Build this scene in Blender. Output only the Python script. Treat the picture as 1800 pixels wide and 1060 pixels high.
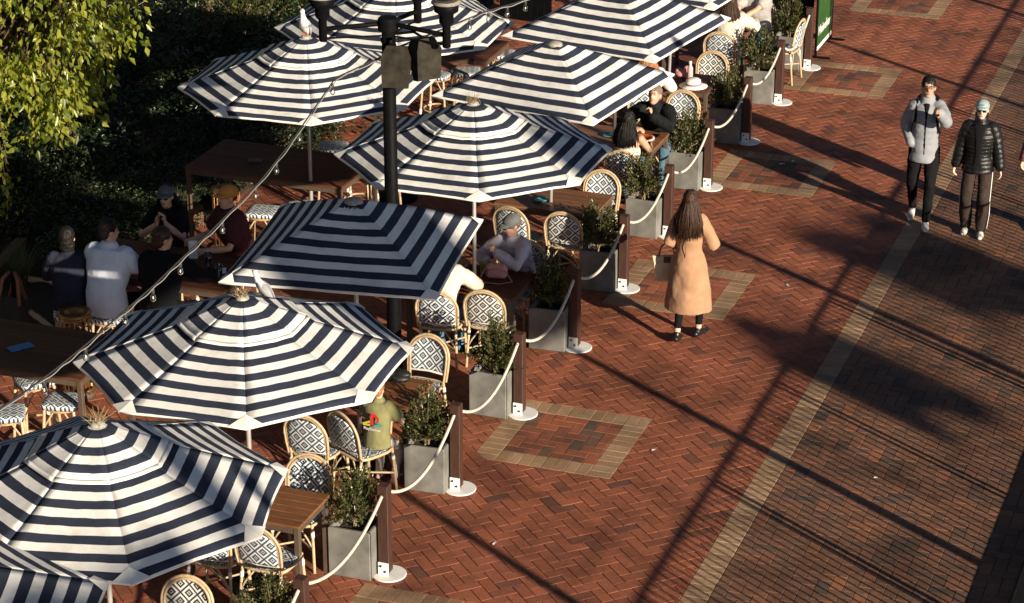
import bpy, math, random
import numpy as np
from mathutils import Vector as V, Matrix
random.seed(7); rng = np.random.default_rng(7)
R = math.radians
scene = bpy.context.scene
for o in list(bpy.data.objects): bpy.data.objects.remove(o)
COL = scene.collection

# ------------------------------------------------------------------ camera, sky, sun, exposure
cam = bpy.data.cameras.new('camera'); camo = bpy.data.objects.new('camera', cam); COL.objects.link(camo)
cam.sensor_width = 36.0; cam.lens = 4386.2 / 1800 * 36
cam.clip_start = 0.5; cam.clip_end = 2000
camo.location = (0, 0, 10.763)
camo.rotation_euler = (R(90 - 22.935), 0, R(19.9015))
scene.camera = camo

SUN_EL, SHADOW_AZ = 15.5, 147.0          # shadows run towards azimuth 147 deg (from +X, ccw)
sa = R(SHADOW_AZ); el = R(SUN_EL)
to_sun = V((-math.cos(sa) * math.cos(el), -math.sin(sa) * math.cos(el), math.sin(el)))
world = bpy.data.worlds.new('World'); scene.world = world; world.use_nodes = True
wn = world.node_tree.nodes; wl = world.node_tree.links
bg = wn['Background']; sky = wn.new('ShaderNodeTexSky'); sky.sky_type = 'NISHITA'; sky.sun_disc = False
sky.sun_elevation = el
sky.sun_rotation = math.atan2(to_sun.x, to_sun.y)
sky.air_density = 0.5; sky.dust_density = 0.2; sky.ozone_density = 1.0
wl.new(sky.outputs[0], bg.inputs[0]); bg.inputs[1].default_value = 0.05
sun = bpy.data.lights.new('sun', 'SUN'); sun.energy = 5.0; sun.angle = R(0.53); sun.color = (1.0, 0.87, 0.69)
suno = bpy.data.objects.new('sun', sun); COL.objects.link(suno)
suno.rotation_euler = (-to_sun).to_track_quat('-Z', 'Y').to_euler()
vs = scene.view_settings
vs.view_transform = 'Standard'; vs.look = 'None'; vs.exposure = 0.90; vs.gamma = 1.0; vs.use_curve_mapping = False
scene.cycles.max_bounces = 6; scene.cycles.transparent_max_bounces = 8

# ------------------------------------------------------------------ helpers
class MB:
    def __init__(s): s.v = []; s.f = []; s.uv = None
    def add(s, v, f):
        o = len(s.v); s.v.extend([tuple(p) for p in v]); s.f.extend([tuple(i + o for i in q) for q in f]); return s
    def box(s, c, d, b=0.0, rot=None):
        hx, hy, hz = d[0] / 2, d[1] / 2, d[2] / 2
        b = min(b, hx * .9, hy * .9, hz * .9)
        vs_, fs = [], []
        if b <= 0:
            for sx in (-1, 1):
                for sy in (-1, 1):
                    for sz in (-1, 1): vs_.append((sx * hx, sy * hy, sz * hz))
            fs = [(0, 1, 3, 2), (4, 6, 7, 5), (0, 4, 5, 1), (2, 3, 7, 6), (0, 2, 6, 4), (1, 5, 7, 3)]
        else:
            idx = {}
            for sx in (-1, 1):
                for sy in (-1, 1):
                    for sz in (-1, 1):
                        for k in range(3):
                            p = [sx * hx, sy * hy, sz * hz]
                            for m in range(3):
                                if m != k: p[m] -= (sx, sy, sz)[m] * b
                            idx[(sx, sy, sz, k)] = len(vs_); vs_.append(tuple(p))
            def I(a, k): return idx[(a[0], a[1], a[2], k)]
            for k in range(3):
                i, j = (k + 1) % 3, (k + 2) % 3
                for sg in (-1, 1):
                    q = []
                    for (p, r) in ((-1, -1), (1, -1), (1, 1), (-1, 1)):
                        a = [0, 0, 0]; a[k] = sg; a[i] = p; a[j] = r; q.append(I(a, k))
                    fs.append(tuple(q if sg > 0 else q[::-1]))
                for p in (-1, 1):
                    for r in (-1, 1):
                        a = [0, 0, 0]; a[k] = -1; a[i] = p; a[j] = r; c2 = list(a); c2[k] = 1
                        q = [I(a, i), I(c2, i), I(c2, j), I(a, j)]
                        fs.append(tuple(q if p * r > 0 else q[::-1]))
            for sx in (-1, 1):
                for sy in (-1, 1):
                    for sz in (-1, 1):
                        q = [idx[(sx, sy, sz, 0)], idx[(sx, sy, sz, 1)], idx[(sx, sy, sz, 2)]]
                        fs.append(tuple(q if sx * sy * sz > 0 else q[::-1]))
        if rot is not None: vs_ = [rot @ V(p) for p in vs_]
        return s.add([(p[0] + c[0], p[1] + c[1], p[2] + c[2]) for p in vs_], fs)
    def etube(s, pts, rx, ry=None, side=(1, 0, 0), n=12, cap=True, dome=True, flat0=False):
        pts = [V(p) for p in pts]; m = len(pts)
        if not hasattr(rx, '__len__'): rx = [rx] * m
        if ry is None: ry = rx
        if not hasattr(ry, '__len__'): ry = [ry] * m
        sd = V(side); vs_, fs = [], []; prev = None
        for i, p in enumerate(pts):
            t = (pts[min(i + 1, m - 1)] - pts[max(i - 1, 0)])
            t = t.normalized() if t.length > 1e-9 else V((0, 0, 1))
            q = prev if prev is not None else sd
            a = q - t * q.dot(t)
            if a.length < 1e-3:
                a = V((0, 1, 0)) - t * t.y
                if a.length < 1e-3: a = V((1, 0, 0)) - t * t.x
            a.normalize(); b = t.cross(a); prev = a
            for k in range(n):
                an = 2 * math.pi * k / n
                vs_.append(p + a * (rx[i] * math.cos(an)) + b * (ry[i] * math.sin(an)))
            if i:
                o = (i - 1) * n
                for k in range(n):
                    k2 = (k + 1) % n; fs.append((o + k, o + k2, o + n + k2, o + n + k))
        if cap:
            for e, i in ((0, 0), (1, m - 1)):
                t = (pts[1] - pts[0]) if e == 0 else (pts[-1] - pts[-2])
                t = t.normalized() * (-1 if e == 0 else 1)
                ring = [i * n + k for k in range(n)]
                if dome and not (flat0 and e == 0):
                    o = len(vs_); r_ = min(rx[i], ry[i])
                    for k in range(n): vs_.append(pts[i] + (V(vs_[ring[k]]) - pts[i]) * .7 + t * r_ * .6)
                    for k in range(n):
                        k2 = (k + 1) % n; q = (ring[k], o + k, o + k2, ring[k2]); fs.append(q if e == 0 else q[::-1])
                        fs[-1] = (ring[k2], ring[k], o + k, o + k2) if e == 0 else (ring[k], ring[k2], o + k2, o + k)
                    vs_.append(pts[i] + t * r_ * .85); c = len(vs_) - 1
                    for k in range(n):
                        k2 = (k + 1) % n; fs.append((o + k2, o + k, c) if e == 0 else (o + k, o + k2, c))
                else:
                    fs.append(tuple(ring[::-1]) if e == 0 else tuple(ring))
        return s.add(vs_, fs)
    def ell(s, c, r, rot=None, n=14, m=9):
        vs_ = [V((0, 0, r[2]))]; fs = []
        for i in range(1, m):
            th = math.pi * i / m
            for k in range(n):
                ph = 2 * math.pi * k / n
                vs_.append(V((r[0] * math.sin(th) * math.cos(ph), r[1] * math.sin(th) * math.sin(ph), r[2] * math.cos(th))))
        vs_.append(V((0, 0, -r[2]))); L = len(vs_) - 1
        for k in range(n):
            k2 = (k + 1) % n; fs.append((0, 1 + k, 1 + k2))
            for i in range(m - 2): fs.append((1 + i * n + k, 1 + (i + 1) * n + k, 1 + (i + 1) * n + k2, 1 + i * n + k2))
            fs.append((L, 1 + (m - 2) * n + k2, 1 + (m - 2) * n + k))
        if rot is not None: vs_ = [rot @ p for p in vs_]
        c = V(c); return s.add([p + c for p in vs_], fs)
    def lathe(s, prof, n=20, c=(0, 0, 0)):
        vs_, fs = [], []
        for (r, z) in prof:
            for k in range(n):
                a = 2 * math.pi * k / n; vs_.append((c[0] + r * math.cos(a), c[1] + r * math.sin(a), c[2] + z))
        for i in range(len(prof) - 1):
            for k in range(n):
                k2 = (k + 1) % n; fs.append((i * n + k, i * n + k2, (i + 1) * n + k2, (i + 1) * n + k))
        fs.append(tuple(range(n))[::-1]); fs.append(tuple((len(prof) - 1) * n + k for k in range(n)))
        return s.add(vs_, fs)
    def mesh(s, name, mat, smooth=False):
        me = bpy.data.meshes.new(name); me.from_pydata([tuple(p) for p in s.v], [], s.f)
        if mat: me.materials.append(mat)
        if s.uv:
            u = me.uv_layers.new(name='UVMap'); fl = np.empty(len(me.loops), np.int32); me.loops.foreach_get('vertex_index', fl)
            u.data.foreach_set('uv', np.array(s.uv, np.float32)[fl].ravel())
        if smooth: me.polygons.foreach_set('use_smooth', [True] * len(me.polygons))
        me.update(); return me
    def build(s, name, mat, parent=None, smooth=False, loc=None, rotz=0):
        return link(name, s.mesh(name, mat, smooth), parent, loc, rotz)

def link(name, me, parent=None, loc=None, rotz=0, rot=None, scale=None):
    o = bpy.data.objects.new(name, me); COL.objects.link(o)
    if parent is not None: o.parent = parent
    if loc is not None: o.location = loc
    if rot is not None: o.rotation_euler = rot
    elif rotz: o.rotation_euler = (0, 0, rotz)
    if scale is not None: o.scale = scale
    return o
def tag(o, label, cat, group=None, kind=None):
    if label: o['label'] = label
    if cat: o['category'] = cat
    if group: o['group'] = group
    if kind: o['kind'] = kind
    return o
def thing(name, label, cat, loc=(0, 0, 0), rotz=0, group=None):
    return tag(link(name, None, None, loc, rotz), label, cat, group)
def copy_tree(o, parent=None):
    c = o.copy(); COL.objects.link(c); c.parent = parent
    for ch in list(o.children): copy_tree(ch, c)
    return c
def grid_mesh(name, P, UVs, mat, parent, thick=0.0, smooth=True):
    # P: [rows][cols] of points
    r, c = len(P), len(P[0]); mb = MB(); vs_ = [p for row in P for p in row]
    fs = [(i * c + j, i * c + j + 1, (i + 1) * c + j + 1, (i + 1) * c + j) for i in range(r - 1) for j in range(c - 1)]
    mb.add(vs_, fs); mb.uv = [u for row in UVs for u in row]
    o = mb.build(name, mat, parent, smooth)
    if thick:
        m = o.modifiers.new('solid', 'SOLIDIFY'); m.thickness = thick; m.offset = -1
    return o
ORD = ['first', 'second', 'third', 'fourth', 'fifth', 'sixth', 'seventh', 'eighth', 'ninth', 'tenth', 'eleventh', 'twelfth']

# ------------------------------------------------------------------ materials
def nodes(name):
    m = bpy.data.materials.new(name); m.use_nodes = True
    nt = m.node_tree; return m, nt.nodes, nt.links, nt.nodes['Principled BSDF']
def N(ns, t, **k):
    n = ns.new(t)
    for a, b in k.items(): setattr(n, a, b)
    return n
def math_n(ns, ls, op, a, b=None, c=None):
    n = ns.new('ShaderNodeMath'); n.operation = op
    for i, x in enumerate((a, b, c)):
        if x is None: continue
        if isinstance(x, (int, float)): n.inputs[i].default_value = x
        else: ls.new(x, n.inputs[i])
    return n.outputs[0]
def mixc(ns, ls, fac, a, b, mode='MIX'):
    n = ns.new('ShaderNodeMix'); n.data_type = 'RGBA'; n.blend_type = mode
    for s_, x in ((n.inputs[0], fac), (n.inputs[6], a), (n.inputs[7], b)):
        if isinstance(x, (int, float)): s_.default_value = x
        elif isinstance(x, (tuple, list)): s_.default_value = (*x[:3], 1)
        else: ls.new(x, s_)
    return n.outputs[2]
def noise(ns, ls, scale, detail=4, vec=None, rough=.55):
    t = ns.new('ShaderNodeTexNoise'); t.inputs['Scale'].default_value = scale; t.inputs['Detail'].default_value = detail
    t.inputs['Roughness'].default_value = rough
    if vec is not None: ls.new(vec, t.inputs['Vector'])
    return t.outputs[0]
def ramp(ns, ls, fac, stops):
    r = ns.new('ShaderNodeValToRGB'); e = r.color_ramp.elements
    e[0].position, e[0].color = stops[0][0], (*stops[0][1], 1); e[1].position, e[1].color = stops[-1][0], (*stops[-1][1], 1)
    for p, c in stops[1:-1]:
        x = e.new(p); x.color = (*c, 1)
    if fac is not None: ls.new(fac, r.inputs[0])
    return r.outputs[0]
def bump(ns, ls, h, strength, dist, bs):
    b = ns.new('ShaderNodeBump'); b.inputs['Strength'].default_value = strength; b.inputs['Distance'].default_value = dist
    ls.new(h, b.inputs['Height']); ls.new(b.outputs[0], bs.inputs['Normal'])
def coord(ns, which='Object'):
    return ns.new('ShaderNodeTexCoord').outputs[which]
_cache = {}
def pmat(name, col, rough=.6, var=.25, scale=12, bmp=.15, bscale=60, bdist=.004, metal=0.0, spec=.4, sheen=0.0, space='Object', trans=0.0):
    if name in _cache: return _cache[name]
    m, ns, ls, bs = nodes(name); co = coord(ns, space)
    n1 = noise(ns, ls, scale, 5, co)
    dark = tuple(c * (1 - var) for c in col); lite = tuple(min(1, c * (1 + var)) for c in col)
    ls.new(ramp(ns, ls, n1, [(.3, dark), (.7, lite)]), bs.inputs['Base Color'])
    bs.inputs['Roughness'].default_value = rough; bs.inputs['Metallic'].default_value = metal
    bs.inputs['Specular IOR Level'].default_value = spec
    if sheen: bs.inputs['Sheen Weight'].default_value = sheen
    if bmp: bump(ns, ls, noise(ns, ls, bscale, 3, co), bmp, bdist, bs)
    if trans:
        out = ns['Material Output']; tr = ns.new('ShaderNodeBsdfTranslucent'); tr.inputs[0].default_value = (*col, 1)
        mx = ns.new('ShaderNodeMixShader'); mx.inputs[0].default_value = trans
        ls.new(bs.outputs[0], mx.inputs[1]); ls.new(tr.outputs[0], mx.inputs[2]); ls.new(mx.outputs[0], out.inputs['Surface'])
    _cache[name] = m; return m
def brick_mat(name, stops, rough=.75):
    m, ns, ls, bs = nodes(name); geo = ns.new('ShaderNodeNewGeometry').outputs['Position']
    at = ns.new('ShaderNodeAttribute'); at.attribute_name = 'tone'; tone = at.outputs['Fac']
    base = ramp(ns, ls, tone, stops)
    n1 = noise(ns, ls, 26, 6, geo, .7); n2 = noise(ns, ls, 1.1, 4, geo); n3 = noise(ns, ls, 160, 3, geo)
    c = mixc(ns, ls, 1.0, base, ramp(ns, ls, n1, [(.25, (.72, .72, .74)), (.75, (1.2, 1.18, 1.15))]), 'MULTIPLY')
    c = mixc(ns, ls, 1.0, c, ramp(ns, ls, n2, [(.35, (.68, .70, .72)), (.6, (1.05, 1.05, 1.05))]), 'MULTIPLY')
    c = mixc(ns, ls, .5, c, ramp(ns, ls, n3, [(.3, (.6, .6, .6)), (.7, (1.3, 1.3, 1.3))]), 'MULTIPLY')
    vo = ns.new('ShaderNodeTexVoronoi'); vo.inputs['Scale'].default_value = 3.1; ls.new(geo, vo.inputs['Vector'])
    gum = math_n(ns, ls, 'LESS_THAN', vo.outputs['Distance'], math_n(ns, ls, 'MULTIPLY', noise(ns, ls, 1.7, 1, geo), .075))
    c = mixc(ns, ls, math_n(ns, ls, 'MULTIPLY', gum, .55), c, (.035, .030, .028))
    st_ = ramp(ns, ls, noise(ns, ls, .55, 5, geo, .7), [(.38, (.62, .63, .66)), (.52, (1, 1, 1))])
    c = mixc(ns, ls, .75, c, st_, 'MULTIPLY')
    ls.new(c, bs.inputs['Base Color']); bs.inputs['Roughness'].default_value = rough; bs.inputs['Specular IOR Level'].default_value = .25
    bump(ns, ls, n3, .35, .004, bs); return m
RED = brick_mat('red_clay_paver', [(0, (.14, .068, .046)), (.12, (.20, .078, .047)), (.4, (.285, .096, .052)), (.75, (.345, .115, .058)), (1, (.385, .137, .07))])
BRN = brick_mat('mixed_brown_paver', [(0, (.10, .070, .050)), (.25, (.165, .090, .058)), (.5, (.205, .102, .059)), (.8, (.24, .108, .060)), (1, (.31, .13, .065))])
TAN = brick_mat('tan_paver', [(0, (.31, .19, .105)), (.5, (.37, .232, .132)), (1, (.42, .27, .158))])
SAND = pmat('joint_sand', (.075, .055, .042), .95, .3, 30, .3, 200, space='Object')
def canvas_mat(name, period, hem):
    m, ns, ls, bs = nodes(name); uv = ns.new('ShaderNodeTexCoord').outputs['UV']
    sp = ns.new('ShaderNodeSeparateXYZ'); ls.new(uv, sp.inputs[0]); v = sp.outputs[1]
    fr = math_n(ns, ls, 'FRACT', math_n(ns, ls, 'DIVIDE', math_n(ns, ls, 'SUBTRACT', v, hem), period))
    navy = math_n(ns, ls, 'LESS_THAN', fr, .5); inn = math_n(ns, ls, 'GREATER_THAN', v, hem)
    f = math_n(ns, ls, 'MULTIPLY', navy, inn)
    geo = ns.new('ShaderNodeNewGeometry').outputs['Position']
    n1 = noise(ns, ls, 3.2, 6, geo, .65); n2 = noise(ns, ls, 420, 2, geo)
    wht = mixc(ns, ls, 1.0, (.82, .805, .76), ramp(ns, ls, n1, [(.25, (.74, .71, .66)), (.5, (1, 1, 1))]), 'MULTIPLY')
    nvy = mixc(ns, ls, 1.0, (.030, .037, .062), ramp(ns, ls, n1, [(.3, (.75, .75, .75)), (.8, (1.35, 1.3, 1.25))]), 'MULTIPLY')
    c = mixc(ns, ls, f, wht, nvy)
    # droppings and specks
    vo = ns.new('ShaderNodeTexVoronoi'); vo.inputs['Scale'].default_value = 7.5; ls.new(geo, vo.inputs['Vector'])
    sz = math_n(ns, ls, 'MULTIPLY', noise(ns, ls, 2.3, 1, geo), .13)
    sp1 = math_n(ns, ls, 'LESS_THAN', vo.outputs['Distance'], math_n(ns, ls, 'SUBTRACT', sz, .045))
    c = mixc(ns, ls, math_n(ns, ls, 'MULTIPLY', sp1, .6), c, (.42, .38, .32))
    c = mixc(ns, ls, .3, c, ramp(ns, ls, n2, [(.3, (.75, .75, .75)), (.7, (1.2, 1.2, 1.2))]), 'MULTIPLY')
    ls.new(c, bs.inputs['Base Color']); bs.inputs['Roughness'].default_value = .85; bs.inputs['Specular IOR Level'].default_value = .2
    n3 = noise(ns, ls, 9, 3, geo)
    bump(ns, ls, math_n(ns, ls, 'ADD', math_n(ns, ls, 'MULTIPLY', n3, 3.0), n2), .4, .012, bs)
    out = ns['Material Output']; tr = ns.new('ShaderNodeBsdfTranslucent'); ls.new(mixc(ns, ls, 1.0, c, (1, .86, .66), 'MULTIPLY'), tr.inputs[0])
    mx = ns.new('ShaderNodeMixShader'); mx.inputs[0].default_value = .10
    ls.new(bs.outputs[0], mx.inputs[1]); ls.new(tr.outputs[0], mx.inputs[2]); ls.new(mx.outputs[0], out.inputs['Surface'])
    return m
CANV8 = canvas_mat('striped_canvas_octagon', .1605, .012)
CANV4 = canvas_mat('striped_canvas_square', .163, .012)
HEM = pmat('white_canvas', (.78, .75, .68), .85, .1, 6, .15, 300)
def weave_mat(name, dark, cell=.148, inv=False):
    m, ns, ls, bs = nodes(name); uv = ns.new('ShaderNodeTexCoord').outputs['UV']
    sp = ns.new('ShaderNodeSeparateXYZ'); ls.new(uv, sp.inputs[0])
    def snap(x): return math_n(ns, ls, 'MULTIPLY', math_n(ns, ls, 'FLOOR', math_n(ns, ls, 'DIVIDE', x, .0074)), .0074)
    u, v = snap(sp.outputs[0]), snap(sp.outputs[1])
    def cellf(op):
        x = math_n(ns, ls, 'DIVIDE', math_n(ns, ls, op, u, v), cell)
        return math_n(ns, ls, 'ABSOLUTE', math_n(ns, ls, 'SUBTRACT', math_n(ns, ls, 'FRACT', math_n(ns, ls, 'ADD', x, 20.5)), .5))
    d = math_n(ns, ls, 'MAXIMUM', cellf('ADD'), cellf('SUBTRACT'))
    a = math_n(ns, ls, 'GREATER_THAN', d, .415); b = math_n(ns, ls, 'LESS_THAN', d, .28); c0 = math_n(ns, ls, 'LESS_THAN', d, .14); c1 = math_n(ns, ls, 'LESS_THAN', d, .06)
    f = math_n(ns, ls, 'ADD', math_n(ns, ls, 'SUBTRACT', math_n(ns, ls, 'ADD', a, b), c0), c1)
    c = mixc(ns, ls, f, (.74, .74, .70), dark)
    ls.new(c, bs.inputs['Base Color']); bs.inputs['Roughness'].default_value = .45
    w = math_n(ns, ls, 'ADD', math_n(ns, ls, 'SINE', math_n(ns, ls, 'MULTIPLY', sp.outputs[0], 849)), math_n(ns, ls, 'SINE', math_n(ns, ls, 'MULTIPLY', sp.outputs[1], 849)))
    bump(ns, ls, w, .4, .002, bs); return m
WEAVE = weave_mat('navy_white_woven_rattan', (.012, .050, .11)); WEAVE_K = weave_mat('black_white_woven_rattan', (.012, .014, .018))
def wood_mat(name, a, b, rough=.5, sc=6):
    m, ns, ls, bs = nodes(name); co = coord(ns, 'Object'); mp = ns.new('ShaderNodeMapping'); mp.inputs['Scale'].default_value = (1.2, 14, 14)
    ls.new(co, mp.inputs[0]); n1 = noise(ns, ls, sc, 6, mp.outputs[0], .65); oi = ns.new('ShaderNodeObjectInfo')
    c = ramp(ns, ls, n1, [(.3, a), (.7, b)])
    c = mixc(ns, ls, 1.0, c, ramp(ns, ls, oi.outputs['Random'], [(0, (.78, .78, .78)), (1, (1.15, 1.1, 1.08))]), 'MULTIPLY')
    ls.new(c, bs.inputs['Base Color']); bs.inputs['Roughness'].default_value = rough; bs.inputs['Specular IOR Level'].default_value = .22
    bump(ns, ls, n1, .25, .003, bs); return m
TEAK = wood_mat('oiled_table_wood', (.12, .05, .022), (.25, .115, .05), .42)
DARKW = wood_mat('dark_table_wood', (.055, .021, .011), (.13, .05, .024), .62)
def post_mat():
    m, ns, ls, bs = nodes('brown_timber_post'); co = coord(ns, 'Object'); mp = ns.new('ShaderNodeMapping'); mp.inputs['Scale'].default_value = (16, 16, 1.5)
    ls.new(co, mp.inputs[0]); n1 = noise(ns, ls, 4, 6, mp.outputs[0], .65)
    ls.new(ramp(ns, ls, n1, [(.3, (.030, .013, .009)), (.7, (.075, .032, .020))]), bs.inputs['Base Color']); bs.inputs['Roughness'].default_value = .55
    bump(ns, ls, n1, .3, .003, bs); return m
POST = post_mat()
CONC = pmat('grey_concrete', (.165, .16, .145), .9, .34, 4.5, .5, 90, .005, spec=.15)
WPAINT = pmat('white_painted_steel', (.78, .77, .73), .5, .08, 9, .05, 80)
STEEL = pmat('grey_pole_steel', (.42, .40, .37), .45, .1, 9, .05, 80, metal=.4)
BLACKM = pmat('black_painted_metal', (.0045, .0045, .005), .55, .25, 12, .1, 60, spec=.06)
BROWNM = pmat('brown_metal_leg', (.085, .06, .042), .5, .15, 12, .1, 60)
BOLT = pmat('dark_bolt', (.03, .03, .03), .4, .1, 10, 0, 10, metal=.6)
ROPE = pmat('cream_rope', (.56, .51, .43), .9, .12, 60, .2, 300)
CANE = pmat('pale_cane', (.47, .345, .21), .45, .22, 22, .15, 90)
CANED = pmat('honey_cane', (.40, .25, .11), .45, .22, 22, .15, 90)
WRAP = pmat('white_binding', (.74, .70, .62), .6, .1, 40, .3, 260)
SOIL = pmat('dark_soil', (.022, .015, .010), .95, .4, 30, .8, 60, .02)
BARK = pmat('brown_bark', (.10, .062, .038), .9, .35, 14, .8, 30, .02)
TWIG = pmat('grey_twig', (.20, .14, .085), .85, .2, 30, .3, 60)
def leaf_mat(name, cols, trans=.35, rough=.35):
    m, ns, ls, bs = nodes(name); geo = ns.new('ShaderNodeNewGeometry')
    c = ramp(ns, ls, geo.outputs['Random Per Island'], [(i / (len(cols) - 1), c_) for i, c_ in enumerate(cols)])
    ls.new(c, bs.inputs['Base Color']); bs.inputs['Roughness'].default_value = rough
    out = ns['Material Output']; tr = ns.new('ShaderNodeBsdfTranslucent'); ls.new(mixc(ns, ls, 1.0, c, (1.5, 1.45, .5), 'MULTIPLY'), tr.inputs[0])
    mx = ns.new('ShaderNodeMixShader'); mx.inputs[0].default_value = trans
    ls.new(bs.outputs[0], mx.inputs[1]); ls.new(tr.outputs[0], mx.inputs[2]); ls.new(mx.outputs[0], out.inputs['Surface'])
    return m
LEAF_BOX = leaf_mat('small_shrub_leaves', [(.030, .045, .014), (.055, .075, .022), (.085, .095, .03), (.11, .085, .035)], .2, .3)
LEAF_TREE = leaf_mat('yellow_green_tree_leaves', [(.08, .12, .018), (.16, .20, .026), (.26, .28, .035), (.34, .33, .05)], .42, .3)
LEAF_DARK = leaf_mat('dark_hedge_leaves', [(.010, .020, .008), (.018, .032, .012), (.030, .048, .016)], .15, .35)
LEAF_GRASS = leaf_mat('strappy_grass_leaves', [(.05, .075, .02), (.09, .11, .03), (.14, .14, .05)], .3, .4)
LEAF_DRY = leaf_mat('dry_twig_nest', [(.20, .13, .06), (.34, .24, .11), (.42, .32, .17)], .1, .8)
def glass_mat():
    m, ns, ls, bs = nodes('clear_glass'); bs.inputs['Base Color'].default_value = (.95, .96, .95, 1); bs.inputs['Roughness'].default_value = .04
    out = ns['Material Output']; tr = ns.new('ShaderNodeBsdfTransparent'); gl = ns.new('ShaderNodeBsdfGlossy'); gl.inputs['Roughness'].default_value = .05
    fr = ns.new('ShaderNodeFresnel'); fr.inputs[0].default_value = 1.45; mx = ns.new('ShaderNodeMixShader')
    ls.new(math_n(ns, ls, 'ADD', math_n(ns, ls, 'MULTIPLY', fr.outputs[0], 1.2), .04), mx.inputs[0])
    ls.new(tr.outputs[0], mx.inputs[1]); ls.new(gl.outputs[0], mx.inputs[2]); ls.new(mx.outputs[0], out.inputs['Surface']); return m
GLASS = glass_mat()

# ------------------------------------------------------------------ the setting: ground, paving, kerb, water
A = 0.11667                       # paver module (short side with its joint)
X_STRIP0, X_STRIP1, X_KERB = -5.053, -4.82, -2.2
PATCH_X = (-7.718, -6.318); PATCH_Y = [12.10, 16.145, 20.175, 24.21, 28.25, 32.33, 36.40]
def sheet(name, x0, x1, y0, y1, z, mat):
    mb = MB(); mb.add([(x0, y0, z), (x1, y0, z), (x1, y1, z), (x0, y1, z)], [(0, 1, 2, 3)])
    o = mb.build(name, mat); o['kind'] = 'structure'; return o
ground = sheet('ground', -600, -1.86, -300, 900, -.06, pmat('far_paving_ground', (.16, .085, .055), .9, .3, 2, .2, 40))
WATER = pmat('harbour_water', (.012, .022, .028), .08, .2, .4, .5, 1.2, .2, spec=.5)
water = sheet('water', -1.86, 600, -300, 900, -1.4, WATER)
bed_l = sheet('pavement', -20, X_STRIP0, 8, 48, -.012, SAND)
bed_s = sheet('paving_border', X_STRIP0, X_STRIP1, 8, 48, -.008, SAND)
bed_r = sheet('promenade', X_STRIP1, X_KERB, 8, 48, -.012, SAND)
kerb = MB()
for k in range(40): kerb.box((-2.03, 8.5 + k, -.62), (.34, .994, 1.56), .012)
ko = kerb.build('kerb', CONC); ko['kind'] = 'structure'

# view test for choosing which pavers become objects
CF = V((-math.sin(R(19.9015)) * math.cos(R(22.935)), math.cos(R(19.9015)) * math.cos(R(22.935)), -math.sin(R(22.935))))
CR = V((math.cos(R(19.9015)), math.sin(R(19.9015)), 0)); CU = CR.cross(CF)
def in_view(x, y, z=0, m=0):
    d = V((x, y, z - 10.763)); w = d.dot(CF); px = 900 + 4386.2 * d.dot(CR) / w; py = 530 - 4386.2 * d.dot(CU) / w
    return -m < px < 1800 + m and -m < py < 1060 + m
def poly_brick(vs_, fs, tones, poly, z, t, h=.05, c=.0038):
    n = len(poly); o = len(vs_); cx = sum(p[0] for p in poly) / n; cy = sum(p[1] for p in poly) / n
    dz = [z + random.uniform(-.0012, .0012) for _ in range(n)]
    for p in poly: vs_.append((p[0], p[1], z - h))
    for i, p in enumerate(poly): vs_.append((p[0], p[1], dz[i] - c))
    for i, p in enumerate(poly):
        d = math.hypot(p[0] - cx, p[1] - cy) or 1; k = max(0, 1 - 1.5 * c / d)
        vs_.append((cx + (p[0] - cx) * k, cy + (p[1] - cy) * k, dz[i]))
    for i in range(n):
        j = (i + 1) % n
        fs.append((o + i, o + j, o + n + j, o + n + i)); fs.append((o + n + i, o + n + j, o + 2 * n + j, o + 2 * n + i))
        tones += [t, t]
    fs.append(tuple(o + 2 * n + i for i in range(n))); tones.append(t)
def paver_mesh(name, vs_, fs, tones, mat):
    me = bpy.data.meshes.new(name); me.from_pydata(vs_, [], fs); me.materials.append(mat)
    a = me.attributes.new('tone', 'FLOAT', 'FACE'); a.data.foreach_set('value', np.array(tones, np.float32)); me.update(); return me
def clip(poly, n, d):               # keep n.p <= d
    out = []
    for i, p in enumerate(poly):
        q = poly[(i + 1) % len(poly)]; a = n[0] * p[0] + n[1] * p[1] - d; b = n[0] * q[0] + n[1] * q[1] - d
        if a <= 0: out.append(p)
        if (a < 0 < b) or (b < 0 < a):
            t = a / (a - b); out.append((p[0] + (q[0] - p[0]) * t, p[1] + (q[1] - p[1]) * t))
    return out
def area(p): return abs(sum(p[i][0] * p[(i + 1) % len(p)][1] - p[(i + 1) % len(p)][0] * p[i][1] for i in range(len(p)))) / 2 if len(p) > 2 else 0
def brick_variants(name, mat, n=14, lo=0., hi=1.):
    out = []
    for k in range(n):
        vs_, fs, tn = [], [], []; l, w = A - .0019, A / 2 - .0019
        poly_brick(vs_, fs, tn, [(-l, -w), (l, -w), (l, w), (-l, w)], 0, lo + (hi - lo) * (k + .5) / n)
        out.append(paver_mesh(name, vs_, fs, tn, mat))
    return out
def tone_rand():
    t = random.random()
    return random.uniform(.05, .25) if t < .07 else min(1, max(0, random.gauss(.58, .13)))
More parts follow.
